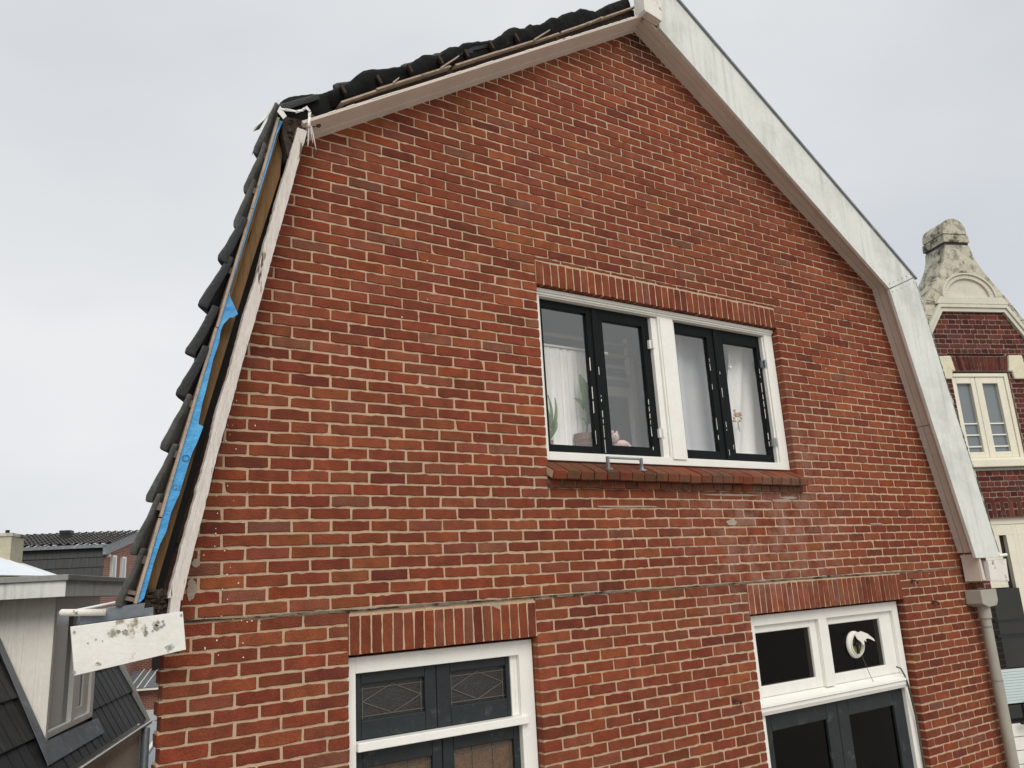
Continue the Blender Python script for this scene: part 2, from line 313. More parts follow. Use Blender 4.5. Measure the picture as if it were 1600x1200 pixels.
def brick(mb, poly, y=0.0, depth=0.095, rag=0.0016, col=None):
    """one brick whose face is poly (x,z): ragged outline, softly rounded arris"""
    cx = sum(p[0] for p in poly) / len(poly); cz = sum(p[1] for p in poly) / len(poly)
    pts = []; n = len(poly); sd_ = rnd.random() * 50
    for i in range(n):
        p, q = poly[i], poly[(i + 1) % n]; L = math.hypot(q[0] - p[0], q[1] - p[1])
        if L < 0.002: continue
        k = max(1, int(L / 0.028))
        for j in range(k):
            t = j / k; x = p[0] + (q[0] - p[0]) * t; z = p[1] + (q[1] - p[1]) * t
            if j == 0:                                    # knock the corner off a little
                x += (cx - x) / max(abs(cx - x), .02) * 0.0022 * rnd.random(); z += (cz - z) / max(abs(cz - z), .02) * 0.0022 * rnd.random()
            pts.append((x + rnd.gauss(0, rag * .6), z + rnd.gauss(0, rag)))
    m = len(pts)
    if m < 3: return
    if rnd.random() < 0.05:                               # a chipped edge
        i = rnd.randrange(m); x, z = pts[i]; pts[i] = (x + (cx - x) * .06, z + (cz - z) * .22)
    w = max(p[0] for p in pts) - min(p[0] for p in pts); h = max(p[1] for p in pts) - min(p[1] for p in pts)
    ix, iz = 1 - 0.006 / max(w, .02), 1 - 0.006 / max(h, .02)
    yo = rnd.gauss(0, 0.0009); tx = rnd.gauss(0, 0.004); tz = rnd.gauss(0, 0.012)
    yy = lambda x, z: y + yo + (x - cx) * tx + (z - cz) * tz
    vs = [(x, y + depth, z) for x, z in pts] + [(x, yy(x, z) + 0.0035, z) for x, z in pts] \
        + [(cx + (x - cx) * ix, yy(x, z), cz + (z - cz) * iz) for x, z in pts]
    fs = [(i, (i + 1) % m, m + (i + 1) % m, m + i) for i in range(m)] + [(m + i, m + (i + 1) % m, 2 * m + (i + 1) % m, 2 * m + i) for i in range(m)]
    fs.append(tuple(range(2 * m, 3 * m)))
    mb.add(vs, fs, col or tint(cx, cz))
bricks = MB(); mort = MB()
def left_edge(z, odd):
    if z > -0.245: return 0.80
    return 0.722 if odd else 0.736
def rows():
    c = 0.0654; z = -0.09; i = 0
    while z < 4.4:
        yield (i, z, z + c, 0.208 if i % 2 == 0 else 0.0975, 0.0, True); z += c; i += 1
    c = 0.0662; z = -0.103; i = 0
    while z > -3.6:
        yield (i, z - c, z, 0.0695 if i % 2 == 0 else 0.184, 0.003, False); z -= c; i += 1
for (i, z0, z1, off, yoff, upper) in rows():
    xl = left_edge((z0 + z1) / 2, i % 2); xr = 7.90 if (i % 2 == 0) else 7.845
    J = 0.0088 if z0 > 1.3 else 0.0115; jb = 0.0095 if z0 > 1.3 else 0.0118
    # split the row into spans clear of the openings; a span above/below an opening may be lower than the row
    cuts = sorted({xl, xr} | {x for o in OPEN for x in o[:2] if o[2] < z1 and o[3] > z0})
    spans = []
    for a, b in zip(cuts, cuts[1:]):
        lo, hi = z0, z1; dead = False
        for (ox0, ox1, oz0, oz1) in OPEN:
            if ox0 <= (a + b) / 2 <= ox1 and oz0 < z1 and oz1 > z0:
                if oz1 < z1 - 0.012 and oz1 > z0: lo = oz1
                elif oz0 > z0 + 0.012: hi = oz0
                else: dead = True
        if not dead: spans.append((a, b, lo, hi))
    for (a, b, lo, hi) in spans:
        P = clipg([(a, lo), (b, lo), (b, hi), (a, hi)]) if upper else [(a, lo), (b, lo), (b, hi), (a, hi)]
        if len(P) >= 3:
            mort.prism([(min(max(x, a + .0055), b - .0055), z) for x, z in P], 0.0052 + yoff, 0.097)
        k0 = math.floor((a - off) / 0.2205); js = [a - J / 2]; wav = rnd.uniform(-0.004, 0.004)
        k = k0
        while True:
            x = off + k * 0.2205 + wav + rnd.gauss(0, 0.0035)
            if x > b - 0.045: break
            if x > a + 0.045: js.append(x)
            k += 1
        js.append(b + J / 2)
        dz = lambda x: 0.003 * noise.noise(Vector((x * 0.9, z0 * 2.0, 9)))
        if hi - lo < 0.022: continue
        for p, q in zip(js, js[1:]):
            x0, x1 = p + J / 2, q - J / 2
            bl, bh = lo + jb / 2 + rnd.gauss(0, .0009), hi - jb / 2 + rnd.gauss(0, .0009)
            P = [(x0, bl + dz(x0)), (x1, bl + dz(x1)), (x1, bh + dz(x1)), (x0, bh + dz(x0))]
            if upper: P = clipg(P)
            if len(P) >= 3: brick(bricks, P, yoff)
# lower strip of mortar between upper and lower brickwork, dark and crumbling
mort.prism([(0.80, -0.103), (7.88, -0.103), (7.88, -0.09), (0.80, -0.09)], 0.006, 0.10)
# soldier courses over the windows (1/2 mm proud)
def soldiers(x0, x1, z0, z1, n):
    p = (x1 - x0) / n; mort.prism([(x0, z0 + .004), (x1, z0 + .004), (x1, z1), (x0, z1)], 0.0035, 0.10)
    for k in range(n):
        a, b = x0 + k * p + 0.0045, x0 + (k + 1) * p - 0.0045; w = rnd.gauss(0, .0012)
        brick(bricks, [(a + w, z0), (b + w, z0), (b - w, z1 - 0.011), (a - w, z1 - 0.011)], -0.001)
soldiers(2.965, 5.405, 1.930, 2.106, 38)
soldiers(1.628, 2.803, -0.322, -0.115, 19)
soldiers(4.665, 6.575, -0.322, -0.105, 31)
# brick courses under the sill
mort.prism([(2.965, 0.600), (5.405, 0.600), (5.405, 0.62), (2.965, 0.62)], 0.004, 0.10)
M['crack'] = mat('old_cement', srgb(120, 110, 96), 0.95, 0.3, 9, bump=1.0, bscale=60, patch=srgb(44, 36, 30), patch_scale=6, patch_thr=(0.5, 0.56))
WALL = bricks.build('wall', M['brick'], HOUSE, fixn=False)
mort.build('mortar', M['mortar'], WALL)
cr = MB(); xs = [0.80 + i * 0.035 for i in range(203)]
top = [(x, -0.0925 + wob((x, 1), 2.2, .008) + rnd.gauss(0, .0012)) for x in xs]; bot = [(x, -0.1015 + wob((x, 5), 2.4, .008) + rnd.gauss(0, .0015)) for x in xs]
for k in range(len(xs) - 1):
    cr.prism([bot[k], bot[k + 1], top[k + 1], top[k]], -0.0015, 0.05)
cr.build('cement_joint', M['crack'], WALL)

# house body behind the gable: side wall and back, following the street grid
S = Vector((VX, VY)) * 8.6
body = MB()
L0, R0 = (0.74, 0.11), (7.84, 0.11); L1, R1 = (L0[0] + S.x, L0[1] + S.y), (R0[0] + S.x, R0[1] + S.y)
for (p, q) in ((L0, L1), (L1, R1), (R1, R0)):
    body.add([(p[0], p[1], -5.6), (q[0], q[1], -5.6), (q[0], q[1], -0.02), (p[0], p[1], -0.02)], [(0, 1, 2, 3)])
body.build('side_wall', M['brick_side'], HOUSE)

# roof: slabs carried back along the grid
def shy(y): return max(0, y + .13) * VX / VY
def SHT(x, y, z): return (x + shy(y), y, z)
def ext(mb, poly, y0, dist, T=None):
    n = len(poly); vs = [(x + shy(y0), y0, z) for x, z in poly] + [(x + shy(y0) + VX * dist, y0 + VY * dist, z) for x, z in poly]
    mb.add(vs, [tuple(range(n))[::-1], tuple(range(n, 2 * n))] + [(i, (i + 1) % n, n + (i + 1) % n, n + i) for i in range(n)])
SLL = slope((0.783, 0.0), (0.783 + 0.2305 * 2.62, 2.62))       # left steep slope
SLU = slope((1.394, 2.57), (4.113, 4.318))                     # left upper slope
SRU = slope((4.113, 4.318), (6.895, 2.511))                    # right upper slope
SRL = slope((6.895, 2.511), (7.553, 0.012))                    # right steep slope
LU, LRU, LL, LRL = 3.232, 3.317, 2.63, 2.584
deck = MB()
for (a_, b_) in ((-0.02, .55), (2.35, LL + .02)): ext(deck, [SLL(a_, 0.115), SLL(b_, 0.115), SLL(b_, 0.19), SLL(a_, 0.19)], 0.14, 8.6)
for (y_, d_) in ((.14, .9), (3.2, 5.3)): ext(deck, [SLL(.55, 0.115), SLL(2.35, 0.115), SLL(2.35, 0.19), SLL(.55, 0.19)], y_, d_)  # leaves the hole for the added roof opening
ext(deck, [SLU(0.03, 0.06), SLU(LU, 0.06), SLU(LU, 0.17), SLU(0.0, 0.17)], 0.14, 8.6)
ext(deck, [SRU(0.0, 0.06), SRU(LRU, 0.06), SRU(LRU + .05, 0.22), SRU(0.0, 0.22)], -0.12, 8.8)
ext(deck, [SRL(0.05, 0.06), SRL(LRL, 0.06), SRL(LRL, 0.22), SRL(0.05, 0.22)], -0.12, 8.8)
DECK = deck.build('roof', M['rotten_wood'], HOUSE)
def tiled(mb, O, A, B, Nn, La, Lb, tw, ch, amp, step, flat=False, per=8, jitter=0.0):
    """courses of tiles: O origin at eave, A along the eave, B up the slope, Nn outward"""
    O, A, B, Nn = Vector(O), Vector(A).normalized(), Vector(B).normalized(), Vector(Nn).normalized()
    na = max(2, int(round(La / tw * per))); nb = max(1, int(round(Lb / ch))); ch = Lb / nb
    for j in range(nb):
        base = len(mb.v); vs = []
        jj = [rnd.uniform(-1, 1) * jitter for _ in range(int(La / tw) + 3)]
        for r, (bb, off) in enumerate(((j * ch, step - 0.018), (j * ch, step), ((j + 1) * ch + 0.01, 0.0))):
            for i in range(na + 1):
                a = La * i / na; ph = (a / tw + (0.5 * (j % 2) if flat else 0)) % 1.0
                if flat: h = -amp if (ph < 0.06 or ph > .94) else 0.0
                else: h = amp * (math.cos(ph * 2 * math.pi) * .5 + .5) ** 0.8
                h += jj[int(a / tw)] * (1 if r < 2 else 0.3)
                vs.append(O + A * a + B * bb + Nn * (off + h))
        fs = []
        for r in range(2):
            for i in range(na): k = r * (na + 1) + i; fs.append((k, k + 1, k + na + 2, k + na + 1))
        mb.add(vs, fs)
def N2(f): a = Vector(f(0, 0)); b = Vector(f(0, 1)); return (b.x - a.x, 0, b.y - a.y)
def D2(f): a = Vector(f(0, 0)); b = Vector(f(1, 0)); return (b.x - a.x, 0, b.y - a.y)
def P2(f, s, n, y): a = f(s, n); return (a[0] + shy(y), y, a[1])
cov = MB()
for (a_, l_) in ((-.05, .6), (2.35, .25)): tiled(cov, P2(SLL, a_, 0.205, 0.16), (VX, VY, 0), D2(SLL), N2(SLL), 8.5, l_, 0.21, 0.242, 0.03, 0.03)
for (y_, d_) in ((.16, .88), (3.2, 5.3)): tiled(cov, P2(SLL, .55, 0.205, y_), (VX, VY, 0), D2(SLL), N2(SLL), d_, 1.80, 0.21, 0.242, 0.03, 0.03)
tiled(cov, P2(SLU, -0.05, 0.185, 0.16), (VX, VY, 0), D2(SLU), N2(SLU), 8.5, 3.3, 0.21, 0.25, 0.03, 0.03)
cov.build('roof_tiling', M['tile'], DECK)
cov2 = MB()
def D2n(f): a = D2(f); return (-a[0], 0, -a[2])
tiled(cov2, P2(SRU, LRU + .15, 0.225, -0.10), (VX, VY, 0), D2n(SRU), N2(SRU), 8.6, 3.46, 0.21, 0.25, 0.02, 0.015)
tiled(cov2, P2(SRL, LRL + .05, 0.225, -0.10), (VX, VY, 0), D2n(SRL), N2(SRL), 8.6, 2.65, 0.21, 0.25, 0.02, 0.015)
cov2.build('roof_tiling', M['tile'], DECK)

skl = MB()  # unseen roof opening, added only to let more light into the upper room
skl.prism([SLL(.55, .18), SLL(2.35, .18), SLL(2.35, .24), SLL(.55, .24)], .94, .98, SHT)
for (a_, b_) in ((.55, .60), (2.30, 2.35)): ext(skl, [SLL(a_, .18), SLL(b_, .18), SLL(b_, .25), SLL(a_, .25)], .96, 2.36)
SKY = skl.build('added_skylight', M['zinc'], DECK)
skl = MB(); ext(skl, [SLL(.6, .215), SLL(2.3, .215), SLL(2.3, .22), SLL(.6, .22)], .98, 2.36); skl.build('pane', M['glass'], SKY)
# soffit boards under the verge (three boards with thin gaps between)
for f, a, b, lab in ((SLU, -0.075, LU + 0.02, 'soffit'), (SRU, -0.02, LRU + 0.02, 'soffit'), (SRL, -0.02, LRL - 0.02, 'soffit')):
    sf = MB()
    for (y0, y1, n0) in ((-0.16, -0.113, 0.0), (-0.110, -0.055, 0.003), (-0.052, 0.012, 0.0)):
        if f is SLU:
            d_ = Vector(N2(SLU)); o_ = Vector(P2(SLU, 0, 0, -1))
            sf.prism([f(a, n0), f(b, n0), f(b, 0.018), f(a, 0.018)], y0, y1, lambda x, y, z: tuple(Vector((x, y, z)) + d_ * (-0.012 + (0.012 - y) * 0.29)))
        else: sf.prism([f(a, n0), f(b, n0), f(b, 0.022), f(a, 0.022)], y0, y1)
    sf.build('soffit', M['soffit'], HOUSE, bevel=0.0015)
# chipped white edge along the exposed left soffit
ed = MB(); s = -0.06
while s < LU:
    l_ = rnd.uniform(0.02, 0.16)
    if rnd.random() < 0.6: ed.prism([SLU(s, 0.050), SLU(min(s + l_, LU), 0.050), SLU(min(s + l_, LU), 0.0555 + rnd.uniform(0, .003)), SLU(s, 0.0555)], -0.162, -0.159)
    s += l_ + rnd.uniform(0.0, 0.05)
ed.build('paint_edge', M['old_white'], HOUSE)
# white bargeboards on the right
def quadboard(name, pts, y0, y1, m, bevel=0.002, parent=HOUSE, **k):
    return MB().prism(pts, y0, y1).build(name, m, parent, bevel=bevel, **k)
KI, KO = (6.860, 2.452), (7.322, 2.640)
quadboard('bargeboard', [(4.215, 4.262), KI, KO, (4.30, 4.735), (4.215, 4.70)], -0.19, -0.162, M['fascia'])
quadboard('bargeboard', [(KI[0] + .0, KI[1] - .006), (7.482, -0.019), (7.905, -0.025), (KO[0] + .004, KO[1] - .006)], -0.191, -0.163, M['fascia'])
# metal drip edge on top of the boards
dr = MB(); f = slope((4.27, 4.755), KO)
dl = math.hypot(KO[0] - 4.27, KO[1] - 4.755)
dr.prism([f(0, -0.005), f(dl + .03, -0.005), f(dl + .035, 0.014), f(0, 0.014)], -0.205, -0.10)
dr.build('drip_edge', M['zinc'], HOUSE)
dr = MB(); f2 = slope(KO, (7.905, -0.025)); dr.prism([f2(0.05, -0.004), f2(2.68, -0.004), f2(2.68, 0.006), f2(0.05, 0.006)], -0.1935, -0.10)
for i in range(70):
    q = f2(rnd.random() ** .7 * 2.3 + .1, .003); dr.blob((q[0], -.194, q[1]), (.006 + .008 * rnd.random(), .004, .008 + .014 * rnd.random()), 1, .8, 2, i)
dr.build('mossy_edge', M['mossy_edge'], HOUSE)
jt = MB(); jt.prism([(KI[0] + .004, KI[1] - 0.002), (KI[0] + .010, KI[1] - 0.006), (KO[0] - .006, KO[1] - .006), (KO[0] - .012, KO[1] - .0)], -0.1925, -0.19)
jt.build('joint', M['zinc'], HOUSE)
for k in range(6):
    t_ = .06 + .17 * k; x_ = KI[0] + (KO[0] - KI[0]) * t_; z_ = KI[1] + (KO[1] - KI[1]) * t_
    for o_ in (-.035, .04): MB().tube([(x_ + o_ * .4, -.1935, z_ - o_), (x_ + o_ * .4, -.189, z_ - o_)], .0045, 8).build('nail', M['lead'], HOUSE)
q_ = SRL(1.36, 0.0); jt = MB(); jt.prism([SRL(1.358, -0.001), SRL(1.362, -0.001), SRL(1.362, 0.01), SRL(1.358, 0.01)], -0.16, 0.01); jt.build('joint', M['dark_wood'], HOUSE)
# apex block
ap = MB(); ap.prism([(4.035, 4.318), (4.205, 4.288), (4.245, 4.75), (4.035, 4.75)], -0.235, -0.165)
ap.build('ridge_end_block', M['old_white'], HOUSE, bevel=0.003)
ap = MB(); ap.prism([(4.018, 4.325), (4.034, 4.300), (4.034, 4.75), (4.018, 4.75)], -0.24, -0.13)
ap.build('ridge_end_cover', M['old_white'], HOUSE, bevel=0.002)
# boxed gutter end at the right foot
bx = MB(); bx.box(7.545, 7.60, -0.168, -0.02, -0.222, 0.012); bx.build('gutter_box', M['soffit'], HOUSE, bevel=0.002)
bx = MB(); bx.prism([(7.545, 0.008), (7.552, -0.215), (7.606, -0.222), (7.57, 0.004)], -0.178, -0.169); bx.build('gutter_box', M['soffit'], HOUSE, bevel=0.002)
bx = MB(); bx.prism([(7.665, -0.052), (8.00, -0.040), (7.975, -0.243), (7.655, -0.226)], -0.192, -0.15); bx.build('gutter_end_board', M['old_white'], HOUSE, bevel=0.002)
bx = MB(); bx.box(7.62, 7.98, -0.15, 0.6, -0.20, -0.05); bx.build('gutter', M['zinc'], HOUSE)
hp = MB(); hp.tube([(7.86, -0.20, -0.012), (8.0, -0.20, -0.004)], 0.014, 8); hp.build('gutter_bead', M['window_white'], HOUSE)

# left verge: torn open
st = MB(); s = 0.0; pr = None; k = 0; sec = []
while s <= 2.60:
    i0 = 0.008 + 0.022 * min(1, s / .6) + wob((s, 0), 3, 0.004) + rnd.gauss(0, .0007); i1 = 0.070 + 0.014 * min(1, s / 1.0) + wob((s, 9), 4, 0.007) + rnd.gauss(0, .0010)
    sec.append((s, i0, i1)); s += 0.02
for a, b in zip(sec, sec[1:]):
    st.prism([SLL(a[0], a[1]), SLL(b[0], b[1]), SLL(b[0], b[1] + .032), SLL(a[0], a[1] + .032)], -0.158, -0.10)
    st.prism([SLL(a[0], a[1] + .032), SLL(b[0], b[1] + .032), SLL(b[0], b[2]), SLL(a[0], a[2])], -0.152, -0.10)
st.build('verge_batten', M['strip'], HOUSE)
sk = MB()  # two boards the strip was nailed to
sk.prism([SLL(-.02, 0.02), SLL(2.60, 0.03), SLL(2.60, 0.07), SLL(-.02, 0.06)], -0.10, 0.004)
sk.build('backing_board', M['rotten_wood'], HOUSE)
br = MB(); br.prism([SLL(-0.02, 0.116), SLL(0.8, 0.114), SLL(1.7, 0.104), SLL(2.3, 0.088), SLL(2.5, 0.118), SLL(2.60, 0.13), SLL(2.62, 0.18), SLL(-0.02, 0.18)], -0.055, 0.14)
br.build('sheathing_board', M['sheathing'], HOUSE)
br = MB()
br.prism([SLL(-0.04, 0.163), SLL(2.60, 0.163), SLL(2.60, 0.178), SLL(-0.04, 0.178)], -0.10, 0.14); br.build('sheathing_edge', M['sheathing'], HOUSE)
cv = MB(); cv.prism([SLL(-0.05, 0.06), SLL(2.65, 0.06), SLL(2.65, 0.12), SLL(-0.05, 0.12)], 0.10, 0.12); cv.build('cavity_shade_sheet', M['black'], HOUSE)  # black sheet painting in the shade of the gap beside the strip
lt = MB(); s = -0.04
for a, b, e in ((-0.045, 0.335, 0), (0.342, 1.30, .001), (1.305, 2.0, -.001), (2.004, 2.60, 0)):
    lt.prism([SLL(a, 0.186 + e), SLL(b, 0.187 + e), SLL(b, 0.200 + e), SLL(a, 0.199 + e)], -0.132, 0.1)
lt.build('counter_batten', M['lath'], HOUSE)
BL = [(2.59, .183), (2.027, .187), (1.484, .186), (0.836, .186), (0.517, .186), (0.198, .186), (-0.039, .186)]
BR = [(2.591, 0.165), (2.498, 0.176), (2.372, 0.174), (2.037, 0.177), (1.721, 0.178), (1.52, 0.180), (1.49, 0.175), (1.409, 0.112), (1.385, 0.128), (1.377, 0.146), (1.329, 0.166), (1.292, 0.169), (1.233, 0.161),
      (1.144, 0.165), (0.985, 0.157), (0.903, 0.156), (0.812, 0.148), (0.805, 0.146), (0.801, 0.123), (0.764, 0.125), (0.714, 0.13), (0.663, 0.138), (0.585, 0.14), (0.46, 0.142), (0.374, 0.154),
      (0.285, 0.151), (0.224, 0.162), (0.136, 0.165), (0.059, 0.163), (-0.018, 0.162), (-0.04, 0.177)]
fo = MB(); foil = []
for s, n in BR:
    edge = (0.186 - n); yq = -0.122 - 0.06 * edge - 0.002 * math.sin(s * 5)
    foil.append(((SLL(s, 0.186)[0], -0.120, SLL(s, 0.186)[1]), (SLL(s, (n + .186) / 2)[0], (yq - .120) / 2 - .0005, SLL(s, (n + .186) / 2)[1]), (SLL(s, n)[0], yq, SLL(s, n)[1])))
for a, b in zip(foil, foil[1:]):
    fo.add([*a, *b], [(0, 1, 4, 3), (1, 2, 5, 4)])
FO = fo.build('blue_foil', M['blue'], HOUSE); so = FO.modifiers.new('t', 'SOLIDIFY'); so.thickness = 0.0015
def letters(txt, size, loc, rot, parent, m, name='lettering'):
    cu = bpy.data.curves.new('t', 'FONT'); cu.body = txt; cu.size = size; cu.extrude = 0.0004; cu.offset = -0.001
    t = bpy.data.objects.new('t', cu); sc.collection.objects.link(t); t.matrix_world = Matrix.Translation(loc) @ rot
    dg = bpy.context.evaluated_depsgraph_get(); dg.update(); me = bpy.data.meshes.new_from_object(t.evaluated_get(dg)); mw = t.matrix_world.copy()
    bpy.data.objects.remove(t); me.transform(mw); mb = MB(); mb.add([v.co for v in me.vertices], [tuple(p.vertices) for p in me.polygons])
    return mb.build(name, m, parent)
RT = Matrix.Rotation(math.pi / 2, 4, 'X')
def tilt(a): return RT @ Matrix.Rotation(a, 4, 'Z')
p = SLL(0.615, 0.178); letters('O', 0.047, (p[0], -0.1285, p[1]), tilt(math.radians(-14)), HOUSE, M['ink'])
p = SLL(0.475, 0.183); letters('GS', 0.036, (p[0], -0.1275, p[1]), tilt(math.radians(-14)), HOUSE, M['ink'])
# batten ends on both exposed slopes
for k, s in enumerate((2.341, 2.109, 1.867, 1.628, 1.388, 1.142, 0.891, 0.638, 0.386, 0.143)):
    b = MB(); b.prism([SLL(s - .018, 0.2), SLL(s + .018, 0.2), SLL(s + .018, 0.224), SLL(s - .018, 0.224)], -0.118 + rnd.uniform(-.02, .01), 0.4, SHT); b.build('batten', M['lath_end'], DECK, bevel=.002)
for n0, s0 in ((-0.005, 0), (0.022, 0)):
    b = MB(); b.prism([SLL(-0.035 + n0, 0.2), SLL(-0.018 + n0, 0.2), SLL(-0.014 + n0, 0.255), SLL(-0.034 + n0, 0.255)], -0.125, 0.4, SHT); b.build('batten', M['lath_end'], DECK, bevel=.002)
UB = (0.312, 0.589, 0.837, 1.108, 1.347, 1.586, 1.849, 2.10, 2.35, 2.60, 2.85)
for s in UB[:7]:
    b = MB(); q = rnd.uniform(-.004, .004)
    b.prism([SLU(s - .009, 0.155), SLU(s + .007, 0.145), SLU(s + .012, 0.208 + q), SLU(s - .010, 0.212 + q)], -0.120 + rnd.uniform(-.015, .008), 0.4, SHT); b.build('batten', M['dark_wood'], DECK, bevel=.002)
# exposed upper verge: dark rafter, light splintered lath on it
rf = MB(); rf.prism([SLU(0.30, 0.075), SLU(LU + .0, 0.062), SLU(LU + .05, 0.142), SLU(0.30, 0.108)], -0.065, 0.05); rf.build('verge_rafter', M['dark_wood'], HOUSE)
lb = MB(); s = 0.10
for (a, b, n0, n1) in ((0.26, 0.55, .104, .110), (0.53, 1.16, .112, .116), (1.20, 1.62, .112, .116), (1.60, 2.02, .116, .118), (2.00, 2.28, .112, .118), (2.30, 2.62, .118, .126), (2.60, 3.26, .126, .142)):
    lb.prism([SLU(a, n0), SLU(b, n1), SLU(b - .01, n1 + .010), SLU(a, n0 + .011)], -0.115 + rnd.uniform(-.008, .008), 0.05)
for (a, l_, r) in ((0.66, .06, .018), (1.06, .20, .042), (1.98, .20, .034), (2.62, .16, .014)):
    lb.prism([SLU(a, .118), SLU(a + l_, .120 + r), SLU(a + l_ + .004, .127 + r), SLU(a, .128)], -0.130, -0.105)
lb.build('splintered_lath', M['lath'], HOUSE)
# crumpled felt between battens and tiles on the upper slope
OUT = [(-0.169, 0.150), (-0.111, 0.205), (-0.065, 0.236), (-0.023, 0.244), (0.059, 0.236), (0.167, 0.208), (0.22, 0.205), (0.308, 0.212), (0.386, 0.222), (0.48, 0.252), (0.539, 0.268), (0.596, 0.263), (0.689, 0.242),
       (0.871, 0.224), (0.949, 0.242), (1.023, 0.262), (1.083, 0.243), (1.162, 0.243), (1.259, 0.262), (1.34, 0.244), (1.384, 0.262), (1.525, 0.247), (1.63, 0.22), (1.676, 0.23), (1.779, 0.247), (1.853, 0.276),
       (1.912, 0.274), (1.943, 0.252), (2.029, 0.238), (2.08, 0.269), (2.094, 0.25), (2.155, 0.238), (2.249, 0.249), (2.298, 0.266), (2.364, 0.248), (2.437, 0.264), (2.553, 0.268), (2.577, 0.258), (2.666, 0.273),
       (2.746, 0.240), (2.805, 0.215), (2.873, 0.225), (2.997, 0.242), (3.30, 0.25)]
def prof(s):
    for (a, na), (b, nb) in zip(OUT, OUT[1:]):
        if a <= s <= b: return na + (nb - na) * (s - a) / (b - a)
    return OUT[-1][1] if s > 3 else OUT[0][1]
fl = MB(); ns = 230; cols = [(0.0, -0.055), (0.3, -0.080), (0.55, -0.085), (0.8, -0.095), (0.95, -0.085), (1.0, -0.04), (0.99, 0.10), (0.97, 0.4)]
vs = []
for i in range(ns + 1):
    s = -0.165 + i * (3.40 / ns); t = prof(s); lo = min(0.12, t - .03)
    if s < 0.2: lo = max(0.02, 0.05)
    for fr, y in cols:
        n = lo + (t - lo) * fr; q = noise.noise(Vector((s * 11, fr * 3.0, 0))) * 0.016 + noise.noise(Vector((s * 30, fr * 7, 4))) * 0.007
        a = SLU(s, n); vs.append((a[0], y + (q if fr < .99 else q * .3), a[1]))
c_ = len(cols)
fl.add(vs, [(i * c_ + j, i * c_ + j + 1, (i + 1) * c_ + j + 1, (i + 1) * c_ + j) for i in range(ns) for j in range(c_ - 1)])
fl.build('roofing_felt', M['felt'], HOUSE, smooth=True)
# verge tiles
def verge_tile(f, sh, nh, sn_, nn_, m, y0=-0.145, w=0.235, roll=0.0, twist=0.0, th=0.017, lip=0.03, yaw=0.0):
    """pan tile: rolled edge at the verge with a downturned lip, trough, then a second roll; rounded nose at the low end"""
    mb = MB(); ny, nsg = 12, 10; topv = []; botv = []
    for i in range(nsg + 1):
        t = i / nsg
        for j in range(ny + 1):
            w_ = j / ny; y = y0 + w * w_
            h = 0.020 * math.cos(w_ * 2 * math.pi * 0.98) - 0.014
            drop = -lip * (1 - w_ / 0.10) if w_ < 0.10 else 0
            s = sh + (sn_ - sh) * t; n = nh + (nn_ - nh) * t ** 1.15
            if t > 0.93: n -= 0.009
            n += h * (0.6 + .4 * t) + twist * (w_ - .5) * (t - .3); s += yaw * (w_ - .2)
            jit = noise.noise(Vector((s * 14, y * 14, sh * 9))) * 0.005 + noise.noise(Vector((s * 45, y * 40, sh * 9))) * 0.002
            tt = th * (0.75 + 0.45 * t)
            a = f(s, n + jit + drop * .35); b = f(s, n + jit - tt + drop)
            sx = (y - y0) * VX / VY; topv.append((a[0] + sx, y, a[1])); botv.append((b[0] + sx, y + (0.006 if w_ < .05 else 0), b[1]))
    n_ = (nsg + 1) * (ny + 1); vs = topv + botv; fs = []
    id_ = lambda i, j: i * (ny + 1) + j
    for i in range(nsg):
        for j in range(ny):
            fs.append((id_(i, j), id_(i, j + 1), id_(i + 1, j + 1), id_(i + 1, j))); fs.append((n_ + id_(i, j), n_ + id_(i + 1, j), n_ + id_(i + 1, j + 1), n_ + id_(i, j + 1)))
    for i in range(nsg):
        for j in (0, ny): fs.append((id_(i, j), id_(i + 1, j), n_ + id_(i + 1, j), n_ + id_(i, j)))
    for j in range(ny):
        for i in (0, nsg): fs.append((id_(i, j), id_(i, j + 1), n_ + id_(i, j + 1), n_ + id_(i, j)))
    mb.add(vs, fs); o = mb.build('verge_tile', m, DECK, smooth=True)
    bv = o.modifiers.new('b', 'BEVEL'); bv.width = 0.009; bv.segments = 3; bv.limit_method = 'ANGLE'; bv.angle_limit = math.radians(50)
    return o
heads = [2.679, 2.402, 2.16, 1.925, 1.692, 1.41, 1.183, 0.929, 0.687, 0.446, 0.19]
noses = [2.32, 2.058, 1.843, 1.636, 1.377, 1.112, 0.900, 0.635, 0.393, 0.154, -0.078]
nn = [.263, .254, .255, .275, .298, .292, .277, .271, .266, .267, .27]
for k, (h, s_) in enumerate(zip(heads, noses)):  # middle tiles go black: shade of their turned-up undersides put into the colour
    verge_tile(SLL, h, 0.236 + (0.012 if k in (4, 5) else 0), s_ + rnd.uniform(-.008, .008), nn[k] + .012 + rnd.uniform(-.004, .010), M['tile'] if k not in (3, 4, 5, 6) else M['tile_black'], y0=-0.15 + rnd.uniform(-.01, .01), th=0.040 if k in (3, 4, 5, 6) else 0.025,
               lip=0.016 if k in (3, 4, 5, 6) else 0.004, yaw=rnd.uniform(-.04, .04))
for k, s in enumerate(UB[:8]):
    verge_tile(SLU, s + 0.33, 0.215, s - 0.02, 0.25 if k not in (2,) else .245, M['tile_black'], y0=-0.07 + rnd.uniform(-.02, .01), th=0.026, lip=0.03, yaw=rnd.uniform(-.02, .02))
verge_tile(SLU, 0.14, 0.20, -0.15, 0.205, M['tile_black'], y0=-0.12, th=0.018, lip=0.035)
